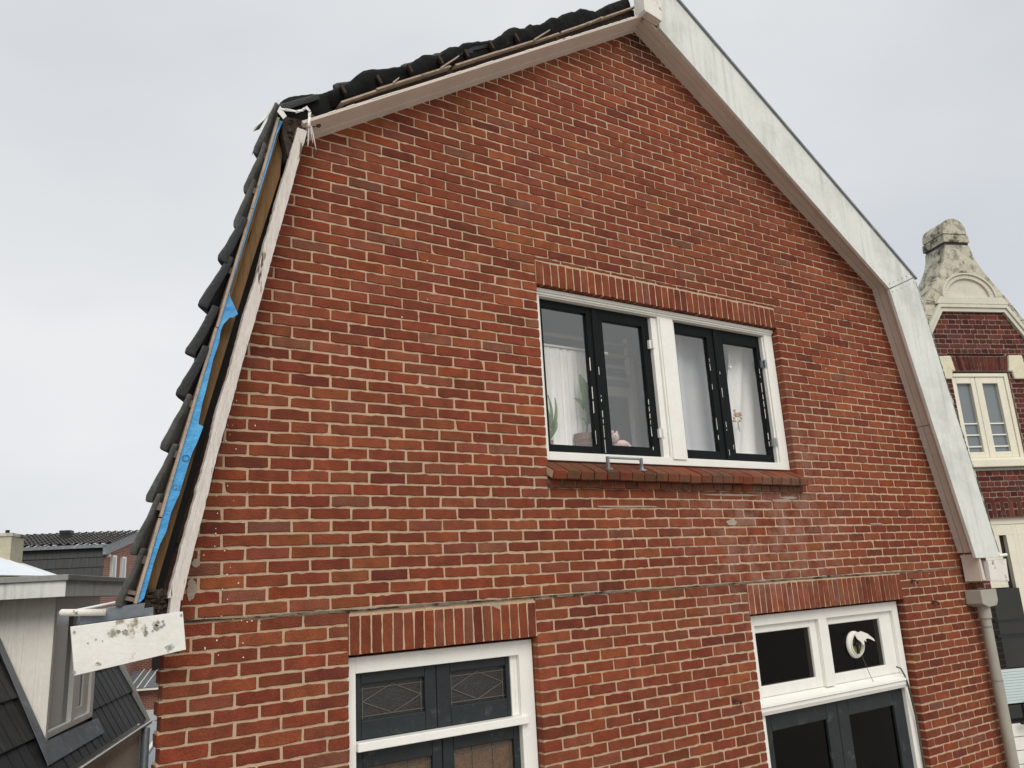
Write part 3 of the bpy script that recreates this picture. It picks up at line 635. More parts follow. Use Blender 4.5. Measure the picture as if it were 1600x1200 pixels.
# lead flaps and torn foil at the knee of the roof
lf = MB()
def Y3(pts, ys): return [(p[0], y, p[1]) for p, y in zip(pts, ys)]
q = [(1.075, 2.535), (1.165, 2.68), (1.20, 2.735), (1.135, 2.60)]
lf.add(Y3(q, (-0.02, 0.0, -0.06, -0.06)), [(0, 1, 2, 3)]); lf.add([(1.075, 0.0, 2.53), (1.165, 0.2, 2.68), (1.165, 0.0, 2.68)], [(0, 1, 2)])
LF = lf.build('lead_flap', M['coping_light'], HOUSE); LF.modifiers.new('t', 'SOLIDIFY').thickness = 0.004
lf = MB()
def band2(pts, w0, y):
    for (p, q_) in zip(pts, pts[1:]):
        d_ = Vector((q_[0] - p[0], q_[1] - p[1])).normalized() * w0; yy_ = y + rnd.uniform(-.012, .012)
        lf.add([(p[0] - d_.y, yy_, p[1] + d_.x), (p[0] + d_.y, yy_ + .006, p[1] - d_.x), (q_[0] + d_.y, yy_ - .004, q_[1] - d_.x), (q_[0] - d_.y, yy_ + .003, q_[1] + d_.x)], [(0, 1, 2, 3)])
band2([(1.17, 2.60), (1.20, 2.612), (1.262, 2.618), (1.300, 2.64), (1.320, 2.662)], .007, -.165)
band2([(1.318, 2.664), (1.342, 2.640), (1.340, 2.60), (1.334, 2.55)], .008, -.17)
lf.add([(1.157, -.172, 2.583), (1.174, -.168, 2.626), (1.212, -.165, 2.575), (1.192, -.17, 2.548)], [(0, 1, 2, 3)])
LF = lf.build('torn_lead', M['coping_light'], HOUSE); LF.modifiers.new('t', 'SOLIDIFY').thickness = 0.003
kb = MB(); kb.prism([(1.20, 2.595), (1.325, 2.605), (1.345, 2.50), (1.30, 2.35), (1.235, 2.35), (1.205, 2.48)], -0.125, 0.0)
for i in range(26): kb.blob((1.23 + rnd.random() * .09, -0.13 + rnd.random() * .02, 2.44 + rnd.random() * .15), (.016 * rnd.random() + .006,) * 3, 1, .6, 2, i)
kb.build('rotten_board_end', M['debris'], HOUSE)
kn = MB()
for (a, b, c2, w) in (((1.338, 2.545), (1.333, 2.43), (1.322, 2.42), .0035), ((1.352, 2.55), (1.368, 2.47), (1.372, 2.41), .004), ((1.345, 2.56), (1.352, 2.50), (1.352, 2.45), .004)):
    kn.tube([(a[0], -0.17, a[1]), (b[0], -0.172, b[1]), (c2[0] + .01, -0.168, c2[1])], [w, w, w * .35], 5)
kn.blob((1.335, -0.175, 2.548), (.012, .008, .012), 2, .3)
kn.build('wood_splinter', M['strip'], HOUSE)
mo = MB()
for i in range(5): mo.blob((1.375 + .012 * i * rnd.random(), -0.10, 2.60 + rnd.random() * .05), (.018, .02, .024), 2, .7, 3, i)
mo.build('moss_clump', mat('moss', srgb(70, 72, 44), 0.95, 0.4, 40, bump=0.8), HOUSE)
# foot of the left verge: gutter end, zinc, rubble
gb = MB(); gb.prism([(0.337, -0.080), (0.777, -0.047), (0.797, -0.211), (0.364, -0.276)], -0.172, -0.148)
BO = gb.build('gutter_end_board', M['board'], HOUSE, bevel=0.002)
for k_, (x, z, rx, rz) in enumerate(((.50, -.118, .022, .018), (.548, -.118, .012, .013), (.62, -.108, .010, .016), (.665, -.090, .018, .012), (.672, -.108, .016, .012), (.628, -.130, .010, .012), (.728, -.196, .016, .017), (.45, -.238, .012, .006))):
    ring_ = [(x + math.cos(t) * rx * (1 + .7 * noise.noise(Vector((math.cos(t) * 2, math.sin(t) * 2, k_ + .5)))), z + math.sin(t) * rz * (1 + .7 * noise.noise(Vector((math.cos(t) * 3, math.sin(t) * 3, k_ + 9.5))))) for t in [2 * math.pi * i / 20 for i in range(20)]]
    MB().prism(ring_, -0.1732, -0.171).build('lichen_patch', M['lichen'], BO)
sw = MB()
for (x, z, r) in ((.352, -.102, .005), (.770, -.062, .005), (.362, -.262, .006), (.728, -.196, .008), (.406, -.150, .003), (.435, -.138, .003), (.54, -.118, .006), (.69, -.105, .006), (.70, -.097, .005), (.695, -.083, .005), (.655, -.12, .004), (.46, -.145, .002)):
    MB().tube([(x, -0.172, z), (x, -0.176, z)], r, 10).build('screw', M['steel'], BO)
gz = MB(); gz.prism([(0.375, -0.075), (0.62, -0.055), (0.625, 0.0), (0.49, -0.012), (0.378, -0.030)], -0.13, 0.0)
ext(gz, [(0.375, -0.16), (0.66, -0.15), (0.66, -0.02), (0.375, -0.04)], -0.128, 8)
gz.build('gutter', M['lead_sheet'], HOUSE)
gp = MB(); gp.tube([(0.293, -0.15, -0.021), (0.30, -0.15, -0.021), (0.467, -0.15, -0.030)], [.007, .0145, .0145], 12); gp.build('gutter_bead', M['old_white'], HOUSE, smooth=True)
gp = MB(); gp.tube([(0.37, -0.06, -0.015), (0.52, 0.0, 0.008), (0.62, .1, 0.015)], 0.006, 8); gp.build('gutter_bead', M['window_white'], HOUSE)
db = MB(); db.prism([(0.62, -0.06), (0.725, -0.05), (0.735, 0.02), (0.70, 0.06), (0.63, 0.02)], -0.10, 0.05)
for i in range(34): db.blob((0.635 + rnd.random() * .085, -0.115 + rnd.random() * .03, -0.045 + rnd.random() * .10), (.020 * rnd.random() + .005, .012, .012 * rnd.random() + .004), 1, .8, 2, i)
for i in range(6): 
    x, z = 0.65 + rnd.random() * .06, rnd.random() * .06; db.tube([(x, -0.13, z), (x + rnd.uniform(-.03, .03), -0.135, z + rnd.uniform(-.03, .03))], .003, 5)
db.build('debris', M['debris'], HOUSE)
wb = MB(); wb.prism([(0.722, -0.055), (0.765, -0.05), (0.768, 0.022), (0.728, 0.024)], -0.165, -0.06); wb.build('end_block', M['strip'], HOUSE, bevel=.002)

# ------------------------------------------------------------------ windows of the brick house
def bars(name, rects, y0, y1, m, parent, bevel=0.003, **k):
    mb = MB()
    for (x0, x1, z0, z1) in rects: mb.box(x0, x1, y0, y1, z0, z1)
    return mb.build(name, m, parent, bevel=bevel, **k)
def frame_rects(x0, x1, z0, z1, l, r, t, b): return [(x0, x0 + l, z0, z1), (x1 - r, x1, z0, z1), (x0 + l, x1 - r, z1 - t, z1), (x0 + l, x1 - r, z0, z0 + b)]
# upper window
UW = bars('window', [(2.967, 3.022, .750, 1.925), (5.300, 5.400, .803, 1.925), (3.022, 5.300, 1.874, 1.925), (3.022, 5.400, .750, .806), (4.105, 4.262, .806, 1.874)], 0.06, 0.165, M['window_white'], HOUSE)
bars('frame_moulding', [(2.967, 5.402, 1.900, 1.926)], 0.040, 0.0605, M['window_white'], UW, 0.005)
bars('frame_moulding', [(2.967, 5.396, 1.884, 1.8995)], 0.050, 0.0605, M['window_white'], UW, 0.004)
for q_ in ((4.048, 4.103, .8065, 1.8615), (4.264, 4.284, .8065, 1.8615), (5.284, 5.2995, .8065, 1.8615)): bars('frame_moulding', [q_], 0.075, 0.15, M['window_white'], UW, 0.003)
bars('mullion_cover', [(4.118, 4.250, .792, 1.858)], 0.050, 0.0600, M['window_white'], UW, 0.003)
SASH = [(3.024, 3.523, 0.046, 0.068, 0.040, 0.056), (3.526, 4.046, 0.072, 0.068, 0.070, 0.072), (4.286, 4.752, 0.030, 0.090, 0.070, 0.072), (4.755, 5.283, 0.088, 0.040, 0.085, 0.068)]
for (x0, x1, l, r, t, b) in SASH:
    s_ = bars('sash', frame_rects(x0, x1, 0.8075, 1.873, l, r, t + .013, b), 0.104, 0.150, M['dark_paint'], UW, 0.003)
    gg = MB(); gg.box(x0 + l - .004, x1 - r + .004, 0.124, 0.128, 0.8075 + b - .004, 1.860 - t + .004); gg.build('pane', M['glass'], UW)
for q_ in ((3.500, 3.545, .8075, 1.858), (4.730, 4.772, .8075, 1.858)): bars('sash_stop', [q_], 0.094, 0.1038, M['dark_paint'], UW, 0.004)
pf = MB()   # flaking putty and paint along the sash edges
for (xx, za, zb) in ((3.4555, .88, 1.45), (3.5225, .82, 1.60), (3.974, .86, 1.25), (4.6625, .86, 1.7), (4.7535, .85, 1.5), (5.243, .86, 1.74), (4.82, .9, 1.3)):
    z = za
    while z < zb:
        h_ = rnd.uniform(.012, .10)
        if rnd.random() < .5: pf.prism([(xx - .003 * rnd.random(), z), (xx + .003 * rnd.random() + .001, z + .004), (xx + .004 * rnd.random(), z + h_), (xx - .002, z + h_ - .004)], 0.0925 if xx in (3.5225, 4.7535) else .1028, 0.105)
        z += h_ + .012
pf.build('flaking_paint', M['old_white'], UW)
for (x, z) in ((4.040, 1.655), (4.052, 0.985), (5.280, 1.630), (5.283, 0.975)):
    h_ = MB(); h_.box(x - .020, x + .002, 0.084, 0.104, z - .032, z + .032); h_.box(x + .004, x + .026, 0.072, 0.090, z - .030, z + .030); h_.tube([(x + .003, .068, z - .034), (x + .003, .068, z + .034)], .006, 8)
    h_.build('hinge', M['steel'] if x > 5 else M['window_white'], UW)
# brick sill
T_S = Matrix.Rotation(0, 4, 'X')
sl = MB(); n_s = 23; wS = (5.425 - 2.945) / n_s
for k in range(n_s):
    a, b = 2.945 + k * wS + .004, 2.945 + (k + 1) * wS - .004; dy = rnd.gauss(0, .0025); dzv = rnd.gauss(0, .0018); col = tint(a, .6); col = mul(col, .82)
    ch = 0.008
    prof_s = [(0.10, 0.755), (0.10, 0.69), (-0.058 + dy, 0.608 + dzv), (-0.074 + dy, 0.613 + dzv), (-0.082 + dy, 0.660 + dzv), (-0.072 + dy, 0.672 + dzv)]
    m_ = len(prof_s); vs = [(a + (.003 if i in (4, 5) else 0) + rnd.gauss(0, .0008), y, z) for i, (y, z) in enumerate(prof_s)] + [(b - (.003 if i in (4, 5) else 0) + rnd.gauss(0, .0008), y, z) for i, (y, z) in enumerate(prof_s)]
    sl.add(vs, [tuple(range(m_)), tuple(range(m_, 2 * m_))[::-1]] + [(i, (i + 1) % m_, m_ + (i + 1) % m_, m_ + i) for i in range(m_)], col)
M['brick_sill'] = mat('sill_brick', (0.3, 0.1, 0.06, 1), 0.85, 0.25, 6, attr='tint', bump=0.9, bscale=85, spec=0.25, patch=srgb(88, 64, 44), patch_scale=5, patch_thr=(0.42, 0.66))
SI = sl.build('window_sill', M['brick_sill'], HOUSE)
sm = MB(); sm.add([(x, y, z) for x in (2.948, 5.422) for (y, z) in ((0.10, 0.750), (0.10, 0.705), (-0.052, 0.618), (-0.070, 0.660))], [(0, 1, 2, 3), (7, 6, 5, 4), (0, 4, 5, 1), (1, 5, 6, 2), (2, 6, 7, 3), (3, 7, 4, 0)])
sm.build('sill_mortar', M['mortar'], SI)
su_ = MB(); k = 0; x = 2.95
while x < 5.42:
    w_ = 0.104; col = mul(tint(x, .5), .85); brick(su_, [(x + .004, .563), (min(x + w_, 5.425) - .004, .563), (min(x + w_, 5.425) - .004, .612), (x + .004, .612)], -0.022, .12, .0018, col); x += w_
su_.build('corbel_course', M['brick_sill'], HOUSE, fixn=False)
sm = MB(); sm.box(2.95, 5.425, -0.016, 0.09, 0.565, 0.6125); sm.build('corbel_mortar', M['crack'], HOUSE)
# smeared cement under the sill and on the brickwork
def smear(pts, m, y=-0.0022):
    mb = MB()
    for (x, z, rx, rz, sd_) in pts:
        n = 22; ring = [(x + math.cos(t) * rx * (1 + .45 * noise.noise(Vector((math.cos(t) * 2, math.sin(t) * 2, sd_)))), z + math.sin(t) * rz * (1 + .45 * noise.noise(Vector((math.cos(t) * 3, math.sin(t) * 3, sd_ + 9))))) for t in [2 * math.pi * i / n for i in range(n)]]
        mb.prism(ring, y, 0.004)
    return mb.build('cement_smear', m, WALL)
smear([(4.62, 0.535, .30, .008, 2), (5.18, 0.498, .13, .010, 3), (4.58, 0.335, .055, .022, 4), (5.26, 0.520, .10, .012, 6), (3.6, 0.447, .26, .006, 7), (6.35, 0.31, .10, .006, 8), (0.845, 0.05, .022, .05, 11), (0.86, .17, .018, .02, 12)],
      mat('cement', srgb(166, 152, 136), 0.95, 0.15, 9, bump=0.8, bscale=70))
pd = MB()
for i in range(90):
    x, z = rnd.uniform(0.95, 7.2), rnd.uniform(-1.8, 3.6)
    if i < 46: x, z = rnd.uniform(0.86, 1.0) + rnd.random() ** 2 * .25, rnd.uniform(-0.30, 1.1)
    if any(o[0] - .02 < x < o[1] + .02 and o[2] < z < o[3] + .02 for o in OPEN) or z > 0.64 * (x - 1.394) + 2.35 or z > 4.2 - .65 * (x - 4.1): continue
    r = rnd.uniform(.001, .0032); t = MB().prism([(x - r, z - r * rnd.uniform(.5, 2.2)), (x + r, z - r), (x + r * .8, z + r), (x - r * .6, z + r * rnd.uniform(.6, 2.6))], -0.0035, .001); pd.add(t.v, t.f)
pd.build('paint_splash', M['window_white'], WALL)

# lower left window (leaded lights)
LW = bars('window', [(1.632, 1.686, -3.0, -.336), (2.702, 2.798, -3.0, -.336), (1.686, 2.702, -.418, -.336)], 0.06, 0.16, M['window_white'], HOUSE)
bars('transom', [(1.686, 2.735, -.796, -.752)], 0.035, 0.16, M['window_white'], LW, 0.004)
for q_ in ((2.680, 2.7015, -.7515, -.4185), (2.655, 2.6795, -.7515, -.4185)): bars('frame_moulding', [q_], 0.085, 0.16, M['window_white'], LW, 0.003)
def leaded(x0, x1, z0, z1, m, kind):
    gmb = MB().box(x0, x1, 0.118, 0.122, z0, z1); p_ = gmb.build('pane', m, LW)
    y = 0.1135; e = .018; l_ = MB(); A = [(x0 + e, z1 - e * 1.6), (x1 - e, z1 - e * 1.6), (x1 - e, z0 + e), (x0 + e, z0 + e)]
    def ln(a, b, w=.0027):
        d = Vector((b[0] - a[0], b[1] - a[1])).normalized() * w; n = (-d.y, d.x)
        l_.prism([(a[0] + n[0], a[1] + n[1]), (a[0] - n[0], a[1] - n[1]), (b[0] - n[0], b[1] - n[1]), (b[0] + n[0], b[1] + n[1])], y - rnd.random() * .0005, 0.1175)
    for k in range(4):
        a, b = A[k], A[(k + 1) % 4]; d = (b[0] - a[0], b[1] - a[1]); L_ = math.hypot(*d); ux, uz = d[0] / L_ * e, d[1] / L_ * e; ln((a[0] - ux, a[1] - uz), (b[0] + ux, b[1] + uz))
    if kind == 'diamond':
        mx, mz = (x0 + x1) / 2, (z0 + z1) / 2
        ln((mx, z1 - e), (x1 - e, mz)); ln((x1 - e, mz), (mx, z0 + e)); ln((mx, z0 + e), (x0 + e, mz)); ln((x0 + e, mz), (mx, z1 - e))
    else:
        for t in (1 / 3, 2 / 3): ln((x0 + (x1 - x0) * t, z1), (x0 + (x1 - x0) * t, z0), .003)
        for q_ in range(1, 6): ln((x0, z1 - .045 - q_ * .24), (x1, z1 - .045 - q_ * .24), .003)
    l_.build('lead_came', M['lead'], p_)
for (x0, x1, gx0, gx1, gz0, gz1) in ((1.688, 2.170, 1.728, 2.100, -.655, -.478), (2.173, 2.6545, 2.258, 2.628, -.650, -.470)):
    bars('sash', [(x0, gx0, -.7505, -.4195), (gx1, x1, -.7505, -.4195), (gx0, gx1, -.7505, gz0), (gx0, gx1, gz1, -.4195)], 0.092, 0.15, M['anthracite'], LW, 0.006)
    leaded(gx0 - .003, gx1 + .003, gz0 - .003, gz1 + .003, M['glass_lead'], 'diamond')
for (x0, x1, gx0, gx1, gz1) in ((1.688, 2.195, 1.735, 2.135, -.885), (2.199, 2.7010, 2.266, 2.660, -.875)):
    bars('sash', [(x0, gx0, -3.0, -.7975), (gx1, x1, -3.0, -.7975), (gx0, gx1, gz1, -.7975)], 0.092, 0.15, M['anthracite'], LW, 0.006)
    leaded(gx0 - .003, gx1 + .003, -2.9, gz1 + .003, M['glass_amber'], 'grid')

# lower right window and doors
RW = bars('window', [(4.670, 4.755, -3.4, -.336), (6.475, 6.550, -3.4, -.336), (4.755, 6.475, -.408, -.336), (5.488, 5.590, -.905, -.408)], 0.06, 0.16, M['window_white'], HOUSE)
for (x0, x1, gx0, gx1) in ((4.7555, 5.487, 4.775, 5.410), (5.5905, 6.4745, 5.640, 6.315)):
    bars('sash', [(x0, gx0, -.9045, -.4085), (gx1, x1, -.9045, -.4085), (gx0, gx1, -.9045, -.828), (gx0, gx1, -.462, -.4085)], 0.088, 0.15, M['window_white'], RW, 0.006)
    MB().box(gx0 - .003, gx1 + .003, 0.108, 0.112, -.831, -.459).build('pane', M['glass_old'], RW)
tr = MB(); tr.add([(x, y, z) for x in (4.672, 6.470) for (y, z) in ((.1, -.905), (.018, -.935), (.015, -.955), (.026, -.962), (.026, -.985), (.038, -1.012), (.1, -1.012))],
    [(0, 1, 2, 3, 4, 5, 6), (13, 12, 11, 10, 9, 8, 7)] + [(i, (i + 1) % 7, 7 + (i + 1) % 7, 7 + i) for i in range(7)])
tr.build('transom', M['window_white'], RW, bevel=.002)
for (x0, x1, gx0, gx1, gz1) in ((4.7555, 5.598, 4.840, 5.465, -1.135), (5.603, 6.4745, 5.738, 6.330, -1.142)):
    d_ = bars('glazed_door', [(x0, gx0, -3.4, -1.014), (gx1, x1, -3.4, -1.014), (gx0, gx1, gz1, -1.014), (gx0, gx1, -3.4, -2.6)], 0.088, 0.14, M['anthracite'], RW, 0.006)
    MB().box(gx0 - .003, gx1 + .003, 0.108, 0.112, -2.6, gz1 + .003).build('pane', M['glass_old'], RW)
# reveals lined with mortar and half bricks are the brick ends themselves; rooms behind
def room(x0, x1, z0, z1, depth, m, y=0.165, ow=None, open_left=False):
    mb = MB(); Y1 = y + depth
    A = [(x0, y, z0), (x1, y, z0), (x1, y, z1), (x0, y, z1), (x0, Y1, z0), (x1, Y1, z0), (x1, Y1, z1), (x0, Y1, z1)]
    mb.add(A, [(4, 5, 6, 7), (1, 2, 6, 5)] + ([] if open_left else [(0, 4, 7, 3)]) + [(0, 1, 5, 4), (3, 7, 6, 2)])
    o = ow; mb.box(x0, o[0], y - .06, y, z0, z1); mb.box(o[1], x1, y - .06, y, z0, z1); mb.box(o[0], o[1], y - .06, y, z0, o[2]); mb.box(o[0], o[1], y - .06, y, o[3], z1)
    return mb.build('room', m, HOUSE, fixn=False)
room(2.2, 6.1, 0.0, 2.32, 2.2, M['room'], ow=(3.0, 5.37, .77, 1.90), open_left=True)  # left side kept open, out of view, for light from the added roof opening
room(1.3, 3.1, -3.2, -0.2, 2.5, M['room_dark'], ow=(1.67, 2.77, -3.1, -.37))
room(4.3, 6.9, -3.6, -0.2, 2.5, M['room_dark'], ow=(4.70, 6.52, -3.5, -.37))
bars('window_board', [(3.0, 5.37, .840, .866)], 0.152, 0.42, M['room'], UW)

# things seen through the upper window
def cloth(name, label, cat, x0, x1, z0, z1, y, amp, waves, m, taper=0, group=None, side=0):
    mb = MB(); nx, nz = 90, 14; vs = []
    for j in range(nz + 1):
        t = j / nz; z = z1 + (z0 - z1) * t
        for i in range(nx + 1):
            u = i / nx; a0 = x0 + taper * (1 - t) ** .8; a1 = x1
            x = a0 + (a1 - a0) * u; yy = y + amp * math.sin(u * waves * 2 * math.pi + .6 * math.sin(t * 2)) * (0.5 + .5 * t) + amp * .5 * math.sin(u * waves * 4.4 + t)
            vs.append((x, yy, z))
    mb.add(vs, [(j * (nx + 1) + i, j * (nx + 1) + i + 1, (j + 1) * (nx + 1) + i + 1, (j + 1) * (nx + 1) + i) for j in range(nz) for i in range(nx)])
    o = mb.build(name, m, None, smooth=True, label=label, category=cat)
    if group: o['group'] = group
    o.modifiers.new('t', 'SOLIDIFY').thickness = 0.002
    return o
cloth('curtain', 'white pleated lace curtain behind the leftmost pane of the upper window', 'curtain', 3.04, 3.72, 0.775, 1.60, 0.30, 0.014, 13, M['curtain_white'], group='curtains in the upper window')
cloth('curtain', 'plain grey curtain hanging behind the third pane of the upper window', 'curtain', 4.30, 4.98, 0.775, 2.1, 0.30, 0.022, 2.5, M['curtain_grey'], group='curtains in the upper window')
cloth('curtain', 'white sheer curtain gathered behind the rightmost pane of the upper window', 'curtain', 4.82, 5.60, 0.775, 1.86, 0.27, 0.022, 3.4, M['curtain_white'], taper=.30, side=1, group='curtains in the upper window')
r_ = MB(); r_.tube([(2.9, .31, 1.62), (3.8, .31, 1.62)], .010, 8); r_.build('curtain_rail', M['window_white'], None, label='thin white rail carrying the lace curtain in the upper window', category='curtain rail')
BK = root('bunk_bed', 'white slatted bunk bed seen through the second pane of the upper window', 'bed', (4.1, .75, 0.0))
for z in (1.556, 1.656, 1.757, 1.857): MB().box(3.3, 4.39, .74, .762, z, z + .031).build('guard_rail', M['window_white'], BK, bevel=.003)
b = MB(); b.box(3.3, 4.39, .735, .765, 1.42, 1.50); b.build('bed_frame', M['window_white'], BK, bevel=.003)
b = MB(); b.box(4.39, 4.445, .73, .785, 0.0, 1.94); b.build('post', M['window_white'], BK, bevel=.004)
b = MB(); b.box(3.32, 4.37, .77, 1.5, 1.49, 1.63); b.build('mattress', M['curtain_grey'], BK, bevel=.02)
b = MB(); b.box(3.32, 4.39, 1.51, 1.53, 0.0, 1.4); b.build('back_panel', M['room'], BK)
PL = root('potted_plant', 'broad-leaved plant in a ribbed clay pot behind the leftmost upper pane', 'plant', (3.47, .24, .866), 'plants on the window board')
b = MB(); n = 20
for (r0, z0_, r1, z1_) in ((.062, .867, .072, .895), (.077, .895, .077, .905), (.070, .905, .076, .93), (.082, .93, .082, .942), (.074, .942, .080, .975)):
    b.tube([(3.47, .24, z0_), (3.47, .24, z1_)], [r0, r1], n)
b.build('pot', M['pot'], PL)
b = MB()
def leaf(mb, base, tip, w, bend=.03):
    B_, T_ = Vector(base), Vector(tip); d = T_ - B_; sdv = d.cross(Vector((0, 1, .25))).normalized(); vs = []; n = 7
    for i in range(n + 1):
        t = i / n; ww = w * math.sin(math.pi * min(1, t * .93 + .05)) ** .8; c = B_ + d * t + Vector((0, -bend * math.sin(t * math.pi), 0))
        vs += [c - sdv * ww, c + Vector((0, .008, 0)), c + sdv * ww]
    mb.add(vs, [(3 * i + j, 3 * i + j + 1, 3 * i + j + 4, 3 * i + j + 3) for i in range(n) for j in range(2)])
for (bx_, tx, zb, zt, w) in ((3.50, 3.44, 1.12, 1.40, .045), (3.50, 3.53, 1.05, 1.22, .055), (3.47, 3.38, 1.15, 1.22, .02), (3.49, 3.43, 1.03, 1.08, .02), (3.50, 3.56, 1.06, 1.11, .02), (3.50, 3.56, 1.2, 1.38, .04)):
    leaf(b, (bx_, .23, zb), (tx, .21, zt), w)
b.build('leaf', M['leaf'], PL); b = MB(); b.tube([(3.48, .24, .95), (3.50, .235, 1.05), (3.50, .23, 1.24)], .006, 6); b.build('stem', M['leaf'], PL)
PL = root('potted_plant', 'small trailing green plant at the left edge of the leftmost upper pane', 'plant', (3.14, .24, .866), 'plants on the window board')
b = MB()
for k in range(9): leaf(b, (3.14, .24, .90), (3.06 + .15 * rnd.random(), .2, .95 + .28 * rnd.random()), .014, .05)
b.build('leaf', M['leaf'], PL); b = MB(); b.tube([(3.14, .24, .867), (3.14, .24, .91)], [.035, .045], 14); b.build('pot', M['pot'], PL)
PT = root('plush_toy', 'pale pink plush toy lying on the window board behind the second pane', 'toy', (3.72, .20, .866))
b = MB(); b.blob((3.765, .20, .905), (.065, .04, .035), 3, .15); b.blob((3.70, .19, .955), (.032, .03, .034), 3, .1); b.blob((3.82, .20, .895), (.025, .03, .02), 2, .1); b.blob((3.68, .19, .990), (.010, .010, .016), 2, .1); b.blob((3.72, .19, .990), (.010, .010, .014), 2, .1)
b.build('body', M['plush'], PT, smooth=True)
b = MB(); b.blob((3.685, .163, .96), (.005, .004, .005), 1, 0); b.blob((3.708, .163, .96), (.005, .004, .005), 1, 0); b.build('eye', M['black'], PT)
OR = root('hanging_ornament', 'round clear crystal ball hanging on a thread behind the rightmost upper pane', 'ornament', (4.97, .17, 1.59))
b = MB(); b.blob((4.97, .17, 1.59), (.016, .016, .018), 2, .05); b.build('crystal_ball', M['crystal'], OR); b = MB(); b.tube([(4.965, .17, 1.9), (4.97, .17, 1.605)], .0015, 5); b.build('thread', M['window_white'], OR)
FL = root('dried_flowers', 'bunch of dried beige flowers hanging behind the rightmost upper pane', 'dried flowers', (4.98, .17, 1.18))
b = MB()
for i in range(22): b.blob((4.985 + rnd.gauss(0, .025), .17 + rnd.gauss(0, .01), 1.19 + rnd.gauss(0, .022)), (.012, .01, .012), 1, .6, 2, i)
b.build('blossom', M['dried'], FL); b = MB()
for i in range(6): b.tube([(4.985, .17, 1.17), (4.975 + rnd.gauss(0, .01), .17, 1.05 + rnd.random() * .04)], .0018, 4)
b.build('stem', M['leaf'], FL)

# things fixed to or standing at the facade
HB = root('window_bracket', 'small galvanised bar bracket standing on the brick sill below the mullion', 'bracket', (3.56, -0.02, .70))
b = MB(); b.tube([(3.43, -.035, .765), (3.72, -.035, .765)], .008, 8); b.build('bar', M['steel'], HB)
for x in (3.425, 3.720):
    b = MB(); b.box(x - .009, x + .009, -.045, -.027, .695, .772); b.box(x - .02, x + .025, -.055, -.018, .682, .695); b.build('foot', M['zinc'], HB, bevel=.001)
VT = root('window_ventilator', 'broken round white ventilator with a torn flap in the dark upper right pane', 'ventilator', (5.96, .10, -.64))
def ring(mb, c, r0, r1, y0, y1, n=28, sx=1, sz=1):
    vs = []
    for t in [2 * math.pi * i / n for i in range(n)]:
        for (r, y) in ((r0, y0), (r1, y1)): vs.append((c[0] + math.cos(t) * r * sx, y, c[1] + math.sin(t) * r * sz))
    mb.add(vs, [(2 * i, 2 * i + 1, 2 * ((i + 1) % n) + 1, 2 * ((i + 1) % n)) for i in range(n)])
b = MB(); c = (5.955, -.638)
for (r0, y0, r1, y1) in ((.105, .104, .105, .094), (.105, .094, .098, .082), (.098, .082, .086, .078), (.086, .078, .084, .068), (.084, .068, .078, .066), (.078, .066, .077, .098)): ring(b, c, r0, r1, y0, y1)
b.build('housing', M['plastic'], VT, smooth=True)
b = MB(); n = 24; b.add([(c[0], .10, c[1])] + [(c[0] + .07 * math.cos(2 * math.pi * i / n), .10, c[1] + .07 * math.sin(2 * math.pi * i / n)) for i in range(n)], [(0, 1 + i, 1 + (i + 1) % n) for i in range(n)]); b.build('mesh_disc', M['fan_inside'], VT)
b = MB(); b.box(c[0] - .006, c[0] + .012, .07, .085, c[1] - .068, c[1] + .068); b.box(c[0] - .06, c[0] + .06, .085, .092, c[1] - .006, c[1] + .01); b.blob((c[0], .08, c[1] + .01), (.022, .012, .022), 2, .1); b.build('spindle', M['black'], VT)
b = MB(); ft = [(-.055, .085), (.03, .100), (.10, .075), (.165, .03), (.175, .010), (.13, .030), (.095, .040), (.070, .035), (.075, .015), (.050, .030), (.045, .0), (.035, -.010), (.010, .020), (-.03, .045)]
vs = [(c[0] + x, .052 - .03 * max(0, x) * 3, c[1] + z + .002) for x, z in ft]; b.add(vs, [tuple(range(len(vs)))]); fo_ = b.build('torn_flap', M['plastic'], VT); fo_.modifiers.new('t', 'SOLIDIFY').thickness = .004
b = MB(); b.tube([(5.985, .07, -.73), (6.01, .06, -.82), (6.035, .05, -.90), (6.045, .045, -.925)], .0022, 5); b.build('pull_cord', M['lead'], VT)
cbl = MB(); cbl.tube([(6.36, .03, -.845), (6.40, .02, -.86), (6.445, .02, -.93), (6.485, .03, -1.05), (6.52, .035, -1.25), (6.535, .04, -1.6), (6.545, .04, -2.4)], .0065, 7)
cbl.tube([(6.445, .018, -.93), (6.46, .01, -1.0), (6.53, .03, -1.26), (6.53, .03, -1.8)], .003, 5)
cbl.build('cable', M['lead'], None, label='loose grey cable running down the white frame beside the lower right doors', category='cable')
def hook(x, z, lab, k):
    hb = MB(); hb.tube([(x - .03, 0.0, z + .012), (x - .01, -.03, z + .008), (x + .02, -.035, z - .006), (x + .012, -.02, z - .02)], .006, 6); hb.blob((x - .02, -.004, z + .006), (.016, .008, .014), 2, .5, 3, k)
    hb.build('wall_anchor', M['rust'], None, label=lab, category='anchor', group='iron anchors in the brickwork')
hook(4.415, -0.872, 'rusted iron hook in the brickwork left of the lower right window', 1)
hook(6.755, -0.185, 'bent rusty strap in the joint at the upper right of the right soldier course', 2)
hook(7.02, -0.375, 'small rusty nail hook in the brickwork between soldier course and downpipe', 3)
